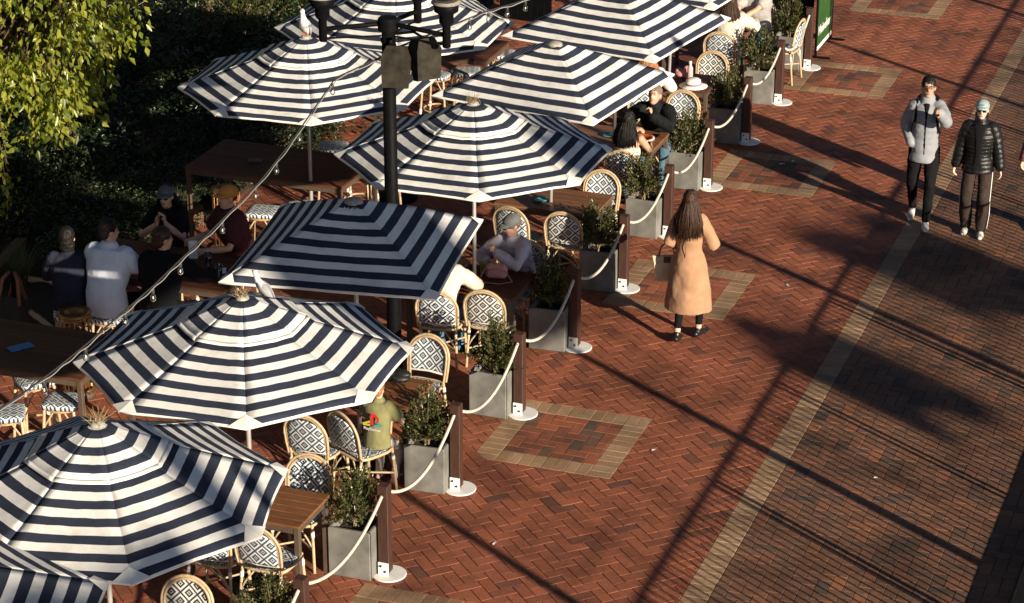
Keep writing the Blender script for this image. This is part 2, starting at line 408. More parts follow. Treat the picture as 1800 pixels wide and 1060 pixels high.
def herringbone(x0, x1, y0, y1, ang, org):
    ca, sn = math.cos(ang), math.sin(ang); cor = [((x - org[0]) * ca + (y - org[1]) * sn, -(x - org[0]) * sn + (y - org[1]) * ca) for x in (x0, x1) for y in (y0, y1)]
    i0, i1 = int(min(c[0] for c in cor) / A) - 2, int(max(c[0] for c in cor) / A) + 2
    j0, j1 = int(min(c[1] for c in cor) / A) - 2, int(max(c[1] for c in cor) / A) + 2
    g = .0019
    for i in range(i0, i1):
        for j in range(j0, j1):
            k = (i - j) % 4
            if k == 0: u0, u1, v0, v1, rot = i * A + g, (i + 2) * A - g, j * A + g, (j + 1) * A - g, 0
            elif k == 3: u0, u1, v0, v1, rot = i * A + g, (i + 1) * A - g, j * A + g, (j + 2) * A - g, 1
            else: continue
            cu, cv = (u0 + u1) / 2, (v0 + v1) / 2; cx, cy = org[0] + cu * ca - cv * sn, org[1] + cu * sn + cv * ca
            if not (x0 - .15 < cx < x1 + .15 and y0 - .15 < cy < y1 + .15): continue
            yield cx, cy, ang + rot * math.pi / 2, [(org[0] + u * ca - v * sn, org[1] + u * sn + v * ca) for u, v in ((u0, v0), (u1, v0), (u1, v1), (u0, v1))]
def lay(parent, mat, gen, x0, x1, y0, y1, holes, xv, xw, tone=tone_rand):
    cand, rest = [], []
    for cx, cy, an, poly in gen:
        full = all(x0 <= p[0] <= x1 and y0 <= p[1] <= y1 for p in poly)
        polys = [poly]
        if not full:
            for n_, d in (((-1, 0), -x0), ((1, 0), x1), ((0, -1), -y0), ((0, 1), y1)):
                polys = [clip(p, n_, d) for p in polys]
        for (hx0, hx1, hy0, hy1) in holes:
            if hx0 - .2 < cx < hx1 + .2 and hy0 - .2 < cy < hy1 + .2 and any(hx0 < p[0] < hx1 and hy0 < p[1] < hy1 for p in poly):
                full = False; out = []
                for p in polys:
                    rem = p
                    for n_, d in (((1, 0), hx0), ((-1, 0), -hx1), ((0, 1), hy0), ((0, -1), -hy1)):
                        o_ = clip(rem, n_, d)
                        if area(o_) > 2e-4: out.append(o_)
                        rem = clip(rem, (-n_[0], -n_[1]), -d)
                        if area(rem) < 2e-4: break
                polys = out
        polys = [p for p in polys if area(p) > 2e-4]
        if not polys: continue
        if full and xv < cx < xw and in_view(cx, cy): cand.append((cy * .94 - cx * .34, cx, cy, an, poly))
        else: rest.extend(polys)
    cand.sort(key=lambda c: c[0])
    var = brick_variants('paver', mat)
    for _, cx, cy, an, poly in cand[:300]:
        t = tone(); o = link('paver', var[min(13, int(t * 14))], parent, (cx, cy, random.uniform(-.001, .001)), an)
    rest.extend(c[4] for c in cand[300:])
    vs_, fs, tn = [], [], []
    for p in rest: poly_brick(vs_, fs, tn, p, random.uniform(-.001, .001), tone(), h=.03)
    o = link('pavers', paver_mesh('pavers', vs_, fs, tn, mat), parent); o['kind'] = 'stuff'
holes = [(PATCH_X[0], PATCH_X[1], y, y + 1.4) for y in PATCH_Y]
lay(bed_l, RED, herringbone(-17, X_STRIP0, 10, 44, R(45), (0.03, 0.02)), -17, X_STRIP0 - .002, 10, 44, holes, -7.45, -5.1)
lay(bed_r, BRN, herringbone(X_STRIP1, X_KERB, 10, 44, 0, (X_STRIP1, 0.05)), X_STRIP1 + .002, X_KERB - .003, 10, 44, [], -4.8, -2.2,
    tone=lambda: min(1, max(0, random.gauss(.48, .20))))
var_t = brick_variants('tan_paver', TAN)
vs_, fs, tn = [], [], []; xc = (X_STRIP0 + X_STRIP1) / 2
for k in range(int((44 - 10) / A)):
    y = 10 + (k + .5) * A; l, w = A - .0019, A / 2 - .0019
    if in_view(xc, y, 0, 30): link('tan_paver', random.choice(var_t), bed_s, (xc, y, random.uniform(-.001, .001)), math.pi * random.randint(0, 1))
    else: poly_brick(vs_, fs, tn, [(xc - l, y - w), (xc + l, y - w), (xc + l, y + w), (xc - l, y + w)], 0, random.random(), h=.03)
link('tan_pavers', paver_mesh('tan_pavers', vs_, fs, tn, TAN), bed_s)['kind'] = 'stuff'
var_in = brick_variants('inset_paver', RED, 14, 0, .7) + brick_variants('inset_paver', BRN, 4, 0, .5)
half_v = []
for k in range(6):
    vs_, fs, tn = [], [], []; l = A / 2 - .0019
    poly_brick(vs_, fs, tn, [(-l, -l), (l, -l), (l, l), (-l, l)], 0, k / 6 * .7); half_v.append(paver_mesh('inset_paver', vs_, fs, tn, RED))
for pi_, y0 in enumerate(PATCH_Y):
    x0, x1 = PATCH_X; x0 += 0
    bed = sheet('paving_inset', x0, x1, y0, y0 + 1.4, -.008, SAND)
    def put(i, j, rot, var): link('tan_paver' if var is var_t else 'inset_paver', random.choice(var), bed, (x0 + i * A, y0 + j * A, random.uniform(-.001, .001)), rot)
    for j in range(10): put(1, j + .5, 0, var_t); put(11, j + .5, 0, var_t)
    for i in range(12): put(i + .5, 11, math.pi / 2, var_t)
    for i in range(2, 10): put(i + .5, 1, math.pi / 2, var_t)
    done = set()
    for i in range(-1, 8):
        for j in range(-1, 8):
            k = (i - j) % 4
            cells = [(i, j), (i + 1, j)] if k == 0 else [(i, j), (i, j + 1)] if k == 3 else []
            ins = [c for c in cells if 0 <= c[0] < 8 and 0 <= c[1] < 8]
            if len(ins) == 2: put(2 + (cells[0][0] + cells[1][0]) / 2 + .5, 2 + (cells[0][1] + cells[1][1]) / 2 + .5, 0 if k == 0 else math.pi / 2, var_in)
            elif len(ins) == 1: put(2 + ins[0][0] + .5, 2 + ins[0][1] + .5, 0, half_v)

# restaurant building beyond the left of the frame, added dark to block sky light
bld = thing('sky_blocking_building', 'long dark glazed restaurant building added outside the left of the view to block sky light', 'building', (-23.5, 26, 0))
FACADE = pmat('dark_facade', (.03, .03, .032), .5, .2, 3, .1, 20)
MB().box((-3.2, 0, 9), (6, 90, 18), .05).build('wall', FACADE, bld)
for fl in range(5):
    MB().box((-.08, 0, 3.4 * fl + 3.2), (.5, 90, .35), .02).build('floor_band', CONC, bld)
    for k in range(22):
        MB().box((-.17, -43 + k * 4.1, 3.4 * fl + 1.55), (.06, 3.7, 2.6), .01).build('window', WATER, bld)
# wharf railing and poles just outside the right of the frame
rail = thing('wharf_railing', 'black metal railing along the wharf kerb beside the promenade', 'railing', (-2.12, 0, 0))
mb = MB(); mb.etube([(0, 9, 1.08), (0, 43, 1.08)], .016, n=12); mb.build('handrail', BLACKM, rail, True)
mb = MB(); mb.box((0, 26, .185), (.03, 34, .03), .004); mb.build('bottom_rail', BLACKM, rail)
for k in range(15):
    y = 8.90 + 2.36 * k
    mb = MB(); mb.box((0, y - .045, .62), (.05, .018, .90), .003); mb.box((0, y + .045, .62), (.05, .018, .90), .003); mb.build('rail_post', BLACKM, rail)
bal = MB()
for k in range(int(34 / .104)): bal.etube([(0, 9 + k * .104, .17), (0, 9 + k * .104, 1.07)], .0095, n=6, cap=False)
bo = bal.build('balusters', BLACKM, rail); bo['kind'] = 'stuff'
for k, y in enumerate([9.67, 13.61, 17.55, 21.49, 25.43, 29.37, 33.31]):
    t = thing('mooring_pole', f'slim dark mooring pole standing in the water off the wharf, {ORD[k]} from the near end', 'pole', (.62, y, -1.4), group='mooring poles off the wharf')
    MB().etube([(0, 0, 0), (0, 0, 6.3)], [.06, .05], n=12).build('column', BLACKM, t, True)
    MB().lathe([(.05, 6.3), (.09, 6.33), (.09, 6.38), (.02, 6.48)], 16).build('cap', BLACKM, t)

# unseen masts and cloth sheets added off the wharf to shade seating and paving
S2 = V((-math.cos(sa), -math.sin(sa), 0)); PERP = V((-S2.y, S2.x, 0)); TE = math.tan(el)
SHADE_CLOTH = pmat('blue_shade_cloth', (.05, .08, .16), .8, .1, 4, .1, 60)
masts = [(15.65, [(14.2, 15.6, 5.4, 6.65), (14.6, 15.6, 7.2, 7.85)]), (12.7, [(10.75, 12.6, 6.65, 8.15)]), (17.7, [(16.55, 17.6, 4.15, 5.1)]), (19.0, [(19.1, 20.6, 4.5, 5.55)]), (7.75, [(7.85, 8.2, 5.95, 7.15), (5.6, 7.6, 5.4, 6.2)])]
for i, (a, fl) in enumerate(masts):
    D = 7.0 + .6 * i; base = PERP * a + S2 * D
    t = thing('shade_mast', f'unseen mast with cloth sheets added off the wharf to cast shade, {ORD[i]} of the row', 'mast', (base.x, base.y, -1.4), group='added shade masts off the wharf')
    ztop = max(f[3] for f in fl) + TE * D + .3 + 1.4
    MB().etube([(0, 0, 0), (0, 0, ztop)], [.035, .018], n=10).build('pole', BLACKM, t, True)
    for (a0, a1, b0, b1) in fl:
        P_ = [[PERP * (a0 + (a1 - a0) * u / 12 - a) + S2 * (.06 * math.sin(u * 1.1)) + V((0, 0, (b0 + b1) / 2 + (b1 - b0) * (v_ / 6 - .5) * (1 - .5 * abs(u / 12 - .45) ** 1.5) + TE * D + 1.4 + .10 * math.sin(u * .75 + a0))) for u in range(13)] for v_ in range(7)]
        grid_mesh('shade_cloth', P_, [[(0, 0)] * 13] * 7, SHADE_CLOTH, t, .004)
        MB().etube([(0, 0, b1 + TE * D + 1.42), PERP * ((a1 if abs(a1 - a) > abs(a0 - a) else a0) - a) + V((0, 0, b1 + TE * D + 1.42))], .012, n=6).build('cloth_spar', BLACKM, t)

# ------------------------------------------------------------------ umbrellas
def canopy_z(t, edge, apex, p=1.02):        # t 0 at apex .. 1 at edge, slightly convex
    return apex + (edge - apex) * (t ** p)
def umbrella(label, c, r, rot, sides, edge=2.2, apex=2.72, pole_xy=None, group='striped market umbrellas', sag=.012):
    t = thing('market_umbrella', label, 'umbrella', (c[0], c[1], 0), 0, group)
    PW = 1.02 if sides == 8 else 1.12
    rot = R(rot); mat = CANV8 if sides == 8 else CANV4; step = 2 * math.pi / sides
    rows, cols = 13, 9 if sides == 8 else 15
    vent = .34 if sides == 8 else 0
    corner = []
    for k in range(sides):
        a0, a1 = rot + k * step, rot + (k + 1) * step
        def ptf(u, s, lift=0.0):
            # u: 0 apex..1 edge; s: 0..1 across the panel
            p0 = V((math.cos(a0), math.sin(a0), 0)) * r * u; p1 = V((math.cos(a1), math.sin(a1), 0)) * r * u
            p = p0.lerp(p1, s); w = 4 * s * (1 - s)
            rp = .0022 * math.sin(37 * u + 11 * s + 5 * k + c[1] * 9) * (1 - abs(2 * s - 1) ** 6) + .0015 * math.sin(23 * s - 9 * u + k)
            z = canopy_z(u, edge, apex, PW) + rp * min(1, u * 3) - sag * w * math.sin(math.pi * min(1, u * .9)) * (1.0 if sides == 8 else 1.3)
            pull = 1 - .018 * w * (u ** 6)
            return V((p.x * pull, p.y * pull, z + lift))
        apo = math.hypot(r * math.cos(step / 2), apex - edge)
        us = [vent * .92 + (1 - vent * .92) * i / (rows - 1) for i in range(rows)]
        if sides == 4: us[0] = .02
        P = [[ptf(u, j / (cols - 1)) for j in range(cols)] for u in us]
        UV = [[((j / (cols - 1) - .5) * u * 2 * r * math.sin(step / 2), (1 - u) * apo) for j in range(cols)] for u in us]
        grid_mesh('canopy_panel', P, UV, mat, t, .003)
        # hem strip folded under the edge
        P2 = [[ptf(1, j / (cols - 1), .002) for j in range(cols)], [ptf(1, j / (cols - 1), -.014) * 1.0 for j in range(cols)]]
        grid_mesh('hem', P2, [[(0, 0)] * cols] * 2, HEM, t, .002)
        # white pocket at the rib tip
        e = .1 if sides == 8 else .085
        tip = ptf(1.004, 0, .006)
        def pk(u, s, kk):
            b0, b1 = rot + kk * step, rot + (kk + 1) * step
            p = (V((math.cos(b0), math.sin(b0), 0)) * r * u).lerp(V((math.cos(b1), math.sin(b1), 0)) * r * u, s); w = 4 * s * (1 - s)
            return V((p.x, p.y, canopy_z(u, edge, apex, PW) - sag * w * math.sin(math.pi * min(1, u * .9)) + .008))
        w_ = .14 if sides == 8 else .075
        mb = MB(); mb.add([tip, pk(1.002, w_, k), pk(.90, 0, k), pk(1.002, 1 - w_, k - 1)], [(0, 1, 2), (0, 2, 3)]); mb.build('rib_pocket', HEM, t)
        if sides == 8:   # vent cap panel lying over the opening
            us2 = [.02 + (.37 - .02) * i / 5 for i in range(6)]
            P3 = [[ptf(u, j / 6, .055 - .02 * (u / .37)) for j in range(7)] for u in us2]
            off = .012
            UV3 = [[(0, (1 - u) * apo * 1.02 + off) for j in range(7)] for u in us2]
            cp = grid_mesh('vent_cap_panel', P3, UV3, mat, t, .003)
            P4 = [[ptf(.372, j / 6, .0365) for j in range(7)], [ptf(.395, j / 6, .028) for j in range(7)]]
            grid_mesh('trim', P4, [[(0, 0)] * 7] * 2, HEM, cp, .002)
        # rib and strut under the canopy
        rb = MB(); rb.etube([(0, 0, apex - .06), ptf(.98, 0, -.02)], .009, n=6); rbo = rb.build('rib', STEEL, t)
        mid = ptf(.5, 0, -.03); st = MB(); st.etube([(0, 0, edge - .25), mid], .007, n=6); st.build('strut', STEEL, rbo)
    off = V((0, 0, 0)) if pole_xy is None else V((pole_xy[0] - c[0], pole_xy[1] - c[1], 0))
    p = MB(); p.etube([off, (0, 0, apex - .02)], .021, n=14); p.build('pole', STEEL, t, True)
    h = MB(); h.lathe([(.035, edge - .30), (.04, edge - .26), (.04, edge - .2), (.03, edge - .17)], 14); h.build('runner', BLACKM, t, True)
    b = MB(); b.lathe([(.24, 0.001), (.24, .05), (.20, .07), (.04, .09), (.035, .30), (.03, .31)], 24, off); b.build('base_weight', BLACKM, t, True)
    f = MB(); f.lathe([(.06, apex + .02), (.055, apex + .055), (.03, apex + .065), (.01, apex + .07)] if sides == 8 else [(.09, apex - .03), (.085, apex - .005), (.05, apex + .012), (.02, apex + .018)], 16); f.build('finial', pmat('weathered_cap', (.30, .28, .23), .8, .4, 30, .4, 90), t, True)
    return t
U = {}
U['u0'] = umbrella('striped umbrella cut off by the lower left corner of the picture', (-8.86, 12.42), 1.4, 42, 8)
U['u1'] = umbrella('striped octagonal umbrella nearest the lower left, dry twigs on its peak', (-8.50, 14.52), 1.41, 37, 8, apex=2.74)
U['u5'] = umbrella('striped octagonal umbrella with a seagull perched on its rear rim', (-8.60, 17.18), 1.42, 26, 8, apex=2.68)
U['u4'] = umbrella('square striped umbrella mostly in shade between the two nearest octagonal ones and the lamp post', (-8.67, 19.68), 1.415, 45 + 8.5, 4, apex=2.70)
U['u3'] = umbrella('striped octagonal umbrella just right of the lamp post', (-8.60, 22.6), 1.43, 23, 8, apex=2.68, pole_xy=(-8.62, 22.66))
U['u6'] = umbrella('square striped umbrella over the person in the black jacket', (-8.54, 24.97), 1.41, 45 - 9, 4, apex=2.69, pole_xy=(-8.66, 25.18))
U['u7'] = umbrella('square striped umbrella at the top of the picture over the diner in a white top', (-8.56, 27.33), 1.43, 45 - 10, 4, apex=2.70, pole_xy=(-8.65, 27.55))
U['u8'] = umbrella('farthest square striped umbrella showing only one corner at the top edge', (-8.52, 29.6), 1.43, 45 - 9, 4, apex=2.70, pole_xy=(-8.70, 30.0))
U['u2'] = umbrella('striped octagonal umbrella with a seagull standing on its peak', (-11.14, 24.1), 1.43, 26, 8, apex=2.69)
U['uc'] = umbrella('striped octagonal umbrella behind the lamp heads at the top', (-11.08, 26.5), 1.43, 24, 8, apex=2.69)
def twigs(label, c, n, rad, h, seed):
    random.seed(seed); mb = MB()
    for i in range(n):
        a = random.uniform(0, 6.28); q = random.uniform(0, rad); p = V((q * math.cos(a), q * math.sin(a), 0))
        d = V((random.uniform(-.6, .6), random.uniform(-.6, .6), random.uniform(.2, 1.0))).normalized() * random.uniform(.4, 1) * h
        mb.etube([p, p + d * .5 + V((0, 0, .004)), p + d], [.0022, .0018, .0008], n=4)
    return tag(mb.build('twig_nest', LEAF_DRY, None, False, c), label, 'twig nest', 'dry twigs on umbrella peaks', 'stuff')
twigs('dry twigs sprouting from the peak of the nearest umbrella', (-8.50, 14.52, 2.79), 40, .06, .17, 1)
twigs('dry twigs on the peak of the umbrella with the gull on its rim', (-8.60, 17.18, 2.73), 34, .06, .12, 2)
twigs('sparse dry stalks on the peak of the umbrella right of the lamp post', (-8.60, 22.6, 2.73), 30, .09, .16, 3)

# ------------------------------------------------------------------ rope barrier: posts, ropes, planters, shrubs
BY = [15.97, 17.71, 19.45, 21.19, 22.92, 24.645, 26.38, 28.115, 29.94, 31.66, 33.32]   # front face of each post
BX = -7.56
post_me = MB().box((-.05, .05, .455), (.1, .1, .85), .006).mesh('post', POST)
plate_me = MB().lathe([(.155, 0.002), (.155, .010), (.150, .013)], 36, (-.02, .05, 0)).mesh('base_plate', WPAINT)
brk = MB(); brk.box((-.05, -.006, .075), (.098, .010, .125), .002); brk_me = brk.mesh('bracket', WPAINT)
bolt_me = MB().etube([(0, 0, 0), (0, -.012, 0)], .010, n=8, dome=False).mesh('bolt', BOLT)
cone_prof = [(0, 0)]
for i, y in enumerate(BY):
    nth = ORD[i] + ' from the front' if i < 10 else 'farthest from the camera'
    t = thing('timber_post', f'timber barrier post on a round white plate, {nth}', 'post', (BX, y, 0), R(random.uniform(-1.5, 1.5)), 'posts of the rope barrier')
    link('post', post_me, t); link('base_plate', plate_me, t); b = link('bracket', brk_me, t)
    link('bolt', bolt_me, b, (-.07, -.010, .105)); link('bolt', bolt_me, b, (-.03, -.010, .055))
    MB().etube([(-.05, -.012, .79), (-.05, .112, .79)], .016, n=8).build('rope_eye', BOLT, t)
def rope(i, y0, y1, label):
    n = 40; a = V((BX - .05, y0 + .11, .79)); b = V((BX - .05, y1 - .01, .79)); sag = .215 + random.uniform(-.03, .05)
    path = []
    for k in range(n * 8 + 1):
        s = k / (n * 8); p = a.lerp(b, s); p.z -= sag * 4 * s * (1 - s); path.append(p)
    mb = MB()
    for st in range(3):
        pts = []
        for k, p in enumerate(path):
            an = k * 2 * math.pi / 8.0 + st * 2.094; pts.append(p + V((math.cos(an), 0, math.sin(an))) * .0075)
        mb.etube(pts, .0095, n=6)
    tag(mb.build('barrier_rope', ROPE, None, True), label, 'rope', 'ropes of the barrier')
for i in range(len(BY) - 1):
    rope(i, BY[i], BY[i + 1], f'white twisted rope drooping between the {ORD[i]} and {ORD[i+1]} timber posts from the front')
rope(99, BY[0] - 1.74, BY[0], 'white twisted rope leading out of the bottom edge from the nearest timber post')

def leaf_cloud(pts, nrm, size, aspect=.5, fold=.25, jitter=.5):
    """pts (n,3), nrm (n,3) main direction each leaf points along; returns verts, faces (2 folded quads per leaf)"""
    n = len(pts); d = nrm + rng.normal(0, jitter, (n, 3)); d /= np.linalg.norm(d, axis=1)[:, None]
    up = rng.normal(0, 1, (n, 3)) + np.array([0, 0, .6]); s = np.cross(d, up); s /= np.linalg.norm(s, axis=1)[:, None] + 1e-9
    nn = np.cross(s, d); L = size * rng.uniform(.6, 1.25, n)[:, None]; Wd = L * aspect * .5
    base = pts; tip = pts + d * L - nn * L * .12; midc = pts + d * L * .5
    l1 = pts + d * L * .45 + s * Wd + nn * Wd * fold * 2; r1 = pts + d * L * .45 - s * Wd + nn * Wd * fold * 2
    v = np.stack([base, l1, tip, r1], 1).reshape(-1, 3)
    i = np.arange(n)[:, None] * 4
    f = np.concatenate([i + np.array([[0, 1, 2]]), i + np.array([[0, 2, 3]])], 0)
    return v, f
def leaf_obj(name, v, f, mat, parent=None, loc=None):
    me = bpy.data.meshes.new(name); me.vertices.add(len(v)); me.vertices.foreach_set('co', v.astype(np.float32).ravel())
    me.loops.add(f.size); me.loops.foreach_set('vertex_index', f.astype(np.int32).ravel())
    me.polygons.add(len(f)); me.polygons.foreach_set('loop_start', np.arange(0, f.size, 3, dtype=np.int32)); me.polygons.foreach_set('loop_total', np.full(len(f), 3, np.int32))
    me.materials.append(mat); me.update(); me.validate(); return me
def shrub_variant(seed, h=.50, w=.32):
    random.seed(seed); stems = MB(); P, D = [], []
    for k in range(3): 
        p = V((random.uniform(-.03, .03), random.uniform(-.03, .03), 0)); q = V((random.uniform(-.04, .04), random.uniform(-.04, .04), h * .42))
        stems.etube([p, (p + q) / 2 + V((random.uniform(-.02, .02), 0, 0)), q], [.010, .009, .007], n=6)
    for k in range(64):
        a = random.uniform(0, 6.28); zt = random.uniform(.22, 1.0); rr = w * math.sqrt(random.uniform(.05, 1)) * math.sin(math.pi * min(.92, .18 + zt * .78)) ** .6
        tip = V((rr * math.cos(a), rr * math.sin(a), h * zt * random.uniform(.9, 1.12))); b0 = V((tip.x * .15, tip.y * .15, h * random.uniform(.12, .38)))
        m = b0.lerp(tip, .55) + V((0, 0, -.01)); stems.etube([b0, m, tip], [.005, .0035, .0015], n=4)
        for q in range(52):
            s = random.uniform(.3, 1.04) ; p = (b0.lerp(m, s * 2) if s < .5 else m.lerp(tip, (s - .5) * 2)) + V((random.gauss(0, .022), random.gauss(0, .022), random.gauss(0, .02)))
            P.append(p); D.append(V((tip.x, tip.y, .15)).normalized() * .8 + V((0, 0, .5)))
    v, f = leaf_cloud(np.array(P), np.array(D), .032, .58)
    return stems.mesh('stems', TWIG), leaf_obj('foliage', v, f, LEAF_BOX)
shrubs = [shrub_variant(s) for s in (11, 12, 13, 14)]
def planter_meshes():
    w, d, h, th = .40, .40, .47, .035; mb = MB()
    mb.box((0, 0, .04), (w - .05, d - .05, .05), .004)
    mb.box((0, -d / 2 + th / 2, h / 2), (w, th, h), .008); mb.box((0, d / 2 - th / 2, h / 2), (w, th, h), .008)
    mb.box((-w / 2 + th / 2, 0, h / 2 + .0015), (th, d - .004, h - .003), .008); mb.box((w / 2 - th / 2, 0, h / 2 + .0015), (th, d - .004, h - .003), .008)
    s = MB(); n = 10
    s.add([((i / n - .5) * (w - .06), (j / n - .5) * (d - .06), h - .075 + random.uniform(-.008, .008)) for j in range(n + 1) for i in range(n + 1)], [(j * (n + 1) + i, j * (n + 1) + i + 1, (j + 1) * (n + 1) + i + 1, (j + 1) * (n + 1) + i) for j in range(n) for i in range(n)])
    return mb.mesh('box', CONC), s.mesh('soil', SOIL)
pl_box, pl_soil = planter_meshes()
hs = [.9, 1.12, 1.08, 1.12, 1.2, 1.1, 1.12, 1.15, 1.12, 1.18, 1.2]
for i, y in enumerate(BY):
    nth = ORD[i] + ' from the front' if i < 10 else 'farthest from the camera'
    x, yy = BX - .05 - .05 - .02 - .20, y - .13 + .2
    rz = R(random.uniform(-4.5, 4.5))
    t = thing('concrete_planter', f'square grey concrete planter left of the barrier post {nth}', 'planter', (x, yy, 0), rz, 'planters along the rope barrier')
    link('box', pl_box, t); link('soil', pl_soil, t)
    sh = thing('shrub', f'small leafy shrub growing in the grey planter {nth}', 'shrub', (x + random.uniform(-.03, .03) - .02, yy + random.uniform(-.02, .04), .395), random.uniform(0, 6.28), 'shrubs in the planters')
    st, fo = shrubs[i % 4]; sh.scale = (random.uniform(.9, 1.05), random.uniform(.9, 1.05), hs[i]); link('stems', st, sh); link('foliage', fo, sh)['kind'] = 'stuff'

# ------------------------------------------------------------------ tables
def table(label, xr, length, y0, y1, h=.75, boards=6, mat=TEAK, legm=BROWNM, group='wooden cafe tables', along='x'):
    w = y1 - y0; t = thing('cafe_table', label, 'table', (xr - length / 2, (y0 + y1) / 2, 0), R(random.uniform(-1, 1)), group)
    bw = w / boards
    for k in range(boards):
        MB().box((0, -w / 2 + (k + .5) * bw, h - .014), (length, bw - .003, .026), .003).build('table_board', mat, t)
    ed = MB(); ed.box((0, -w / 2 + .03, h - .06), (length - .05, .03, .06), .004); ed.box((0, w / 2 - .03, h - .06), (length - .05, .03, .06), .004)
    ed.box((-length / 2 + .03, 0, h - .06), (.03, w - .09, .06), .004); ed.box((length / 2 - .03, 0, h - .06), (.03, w - .09, .06), .004); ed.build('apron', legm, t)
    for sx in (-1, 1):
        for sy in (-1, 1): MB().box((sx * (length / 2 - .035), sy * (w / 2 - .035), (h - .03) / 2), (.05, .05, h - .03), .004).build('leg', legm, t)
    return t
table('wooden table beside the second planter from the front, partly under the twig topped umbrellas', -8.08, 1.1, 17.02, 17.66)
table('wooden table in front of the person in the olive shirt', -8.09, 1.1, 19.48, 20.16)
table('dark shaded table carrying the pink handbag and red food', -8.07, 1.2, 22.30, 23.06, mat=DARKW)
table('wooden table carrying a blue dish under the umbrella right of the lamp post', -8.03, 1.2, 24.88, 25.60)
table('wooden table with a pizza in front of the person in the black jacket', -8.05, 1.2, 27.19, 27.90)
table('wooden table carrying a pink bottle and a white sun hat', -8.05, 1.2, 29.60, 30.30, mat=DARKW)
table('farthest wooden table where the person in the grey shirt rests his arms', -8.24, 1.2, 32.20, 32.92)
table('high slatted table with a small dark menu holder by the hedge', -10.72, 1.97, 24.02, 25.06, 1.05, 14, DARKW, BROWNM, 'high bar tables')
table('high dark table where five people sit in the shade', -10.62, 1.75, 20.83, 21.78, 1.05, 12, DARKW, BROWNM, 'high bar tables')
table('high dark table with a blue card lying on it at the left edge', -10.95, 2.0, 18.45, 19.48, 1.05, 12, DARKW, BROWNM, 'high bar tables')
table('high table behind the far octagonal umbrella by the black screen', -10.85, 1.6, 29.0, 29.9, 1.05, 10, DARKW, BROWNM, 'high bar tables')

# ------------------------------------------------------------------ chairs and stools
def arc(c, r, a0, a1, n, plane='xz', sz=1.0):
    out = []
    for k in range(n + 1):
        a = a0 + (a1 - a0) * k / n; out.append((c[0] + r * math.cos(a), c[1], c[2] + r * sz * math.sin(a)))
    return out
def make_chair(name, weave):
    root = link(name, None); yb = .20
    def back_y(z): return yb + (z - .44) * .17
    # arch: two canes side by side
    for k, (r, dy) in enumerate(((.222, 0), (.198, -.004))):
        pts = [(-r * .93, back_y(.46) + dy, .46), (-r * .98, back_y(.58) + dy, .58)]
        for j in range(15):
            a = math.pi - math.pi * j / 14; z = .685 + r * math.sin(a) * .98; pts.append((r * math.cos(a), back_y(z) + dy, z))
        pts += [(r * .98, back_y(.58) + dy, .58), (r * .93, back_y(.46) + dy, .46)]
        MB().etube(pts, .0135, n=8).build('back_hoop', CANE, root, True)
    # woven back, a curved panel inside the hoop
    rows, cols = 12, 11; P, UV = [], []
    for i in range(rows):
        z = .53 + (.862 - .53) * i / (rows - 1)
        hw = .187 if z < .69 else math.sqrt(max(.0009, .187 ** 2 - ((z - .69) / .95) ** 2))
        row, ur = [], []
        for j in range(cols):
            s = -1 + 2 * j / (cols - 1); x = s * hw; row.append(V((x, back_y(z) - .004 + .03 * (1 - (x / .19) ** 2), z))); ur.append((x, z))
        P.append(row); UV.append(ur)
    grid_mesh('woven_back', P, UV, weave, root, .012)
    MB().etube([(-.19, back_y(.53), .525), (0, back_y(.53) + .03, .525), (.19, back_y(.53), .525)], .011, n=8).build('back_rail', WRAP, root, True)
    # seat: rounded square, slightly dished
    P, UV = [], []
    for i in range(11):
        y = -.21 + .42 * i / 10; row, ur = [], []
        for j in range(11):
            x = -.21 + .42 * j / 10; m = max(abs(x), abs(y)); l = math.hypot(x, y); k = 1 - .28 * (l / .297) ** 4 * (1 if l > .2 else 0)
            row.append(V((x * k, y * k, .462 - .012 * (1 - (l / .3) ** 2)))); ur.append((x, y))
        P.append(row); UV.append(ur)
    seat = grid_mesh('seat', P, UV, weave, root, .03)
    pts = [(.213 * (abs(math.cos(a)) ** .55) * (1 if math.cos(a) > 0 else -1), .213 * (abs(math.sin(a)) ** .55) * (1 if math.sin(a) > 0 else -1), .445) for a in [2 * math.pi * k / 32 for k in range(33)]]
    MB().etube(pts, .015, n=8, cap=False).build('seat_rim', CANE, seat, True)
    # legs, splayed, with white bindings and curved braces
    for sx in (-1, 1):
        for sy in (-1, 1):
            top = V((sx * .185, sy * .185, .455)); bot = V((sx * .205, sy * (.215 if sy < 0 else .235), 0))
            lg = MB().etube([top, bot], .0145, n=8).build('leg', CANE, root, True)
            p = top.lerp(bot, .14); MB().etube([p, top.lerp(bot, .24)], .0185, n=8).build('binding', WRAP, lg, True)
            p1 = top.lerp(bot, .5)
            MB().etube([p1, p1 + V((-sx * .05, 0, .09)), V((sx * .06, sy * .19, .435))], .009, n=6).build('brace', CANE, lg, True)
    MB().etube([(-.2, -.2, .2), (0, -.02, .19), (.2, .205, .2)], .010, n=6).build('stretcher', CANE, root, True)
    MB().etube([(.2, -.2, .2), (0, -.02, .212), (-.2, .205, .2)], .010, n=6).build('stretcher', CANE, root, True)
    return root
chair_p = {'b': make_chair('bistro_chair', WEAVE), 'k': make_chair('bistro_chair', WEAVE_K)}
used = {'b': False, 'k': False}
def chair(label, x, y, face, kind='b'):
    """x, y: seat centre; face: degrees, 0 = sitter looks towards -Y (to the camera)"""
    o = chair_p[kind] if not used[kind] else copy_tree(chair_p[kind]); used[kind] = True
    o.location = (x, y, 0); o.rotation_euler = (0, 0, R(face)); tag(o, label, 'chair', 'woven bistro chairs'); return o
chair('woven chair facing the camera behind the second planter from the front', -8.42, 17.76, 3)
chair('woven chair with its back to the camera below the rim of the gull umbrella table', -8.30, 16.92, 176)
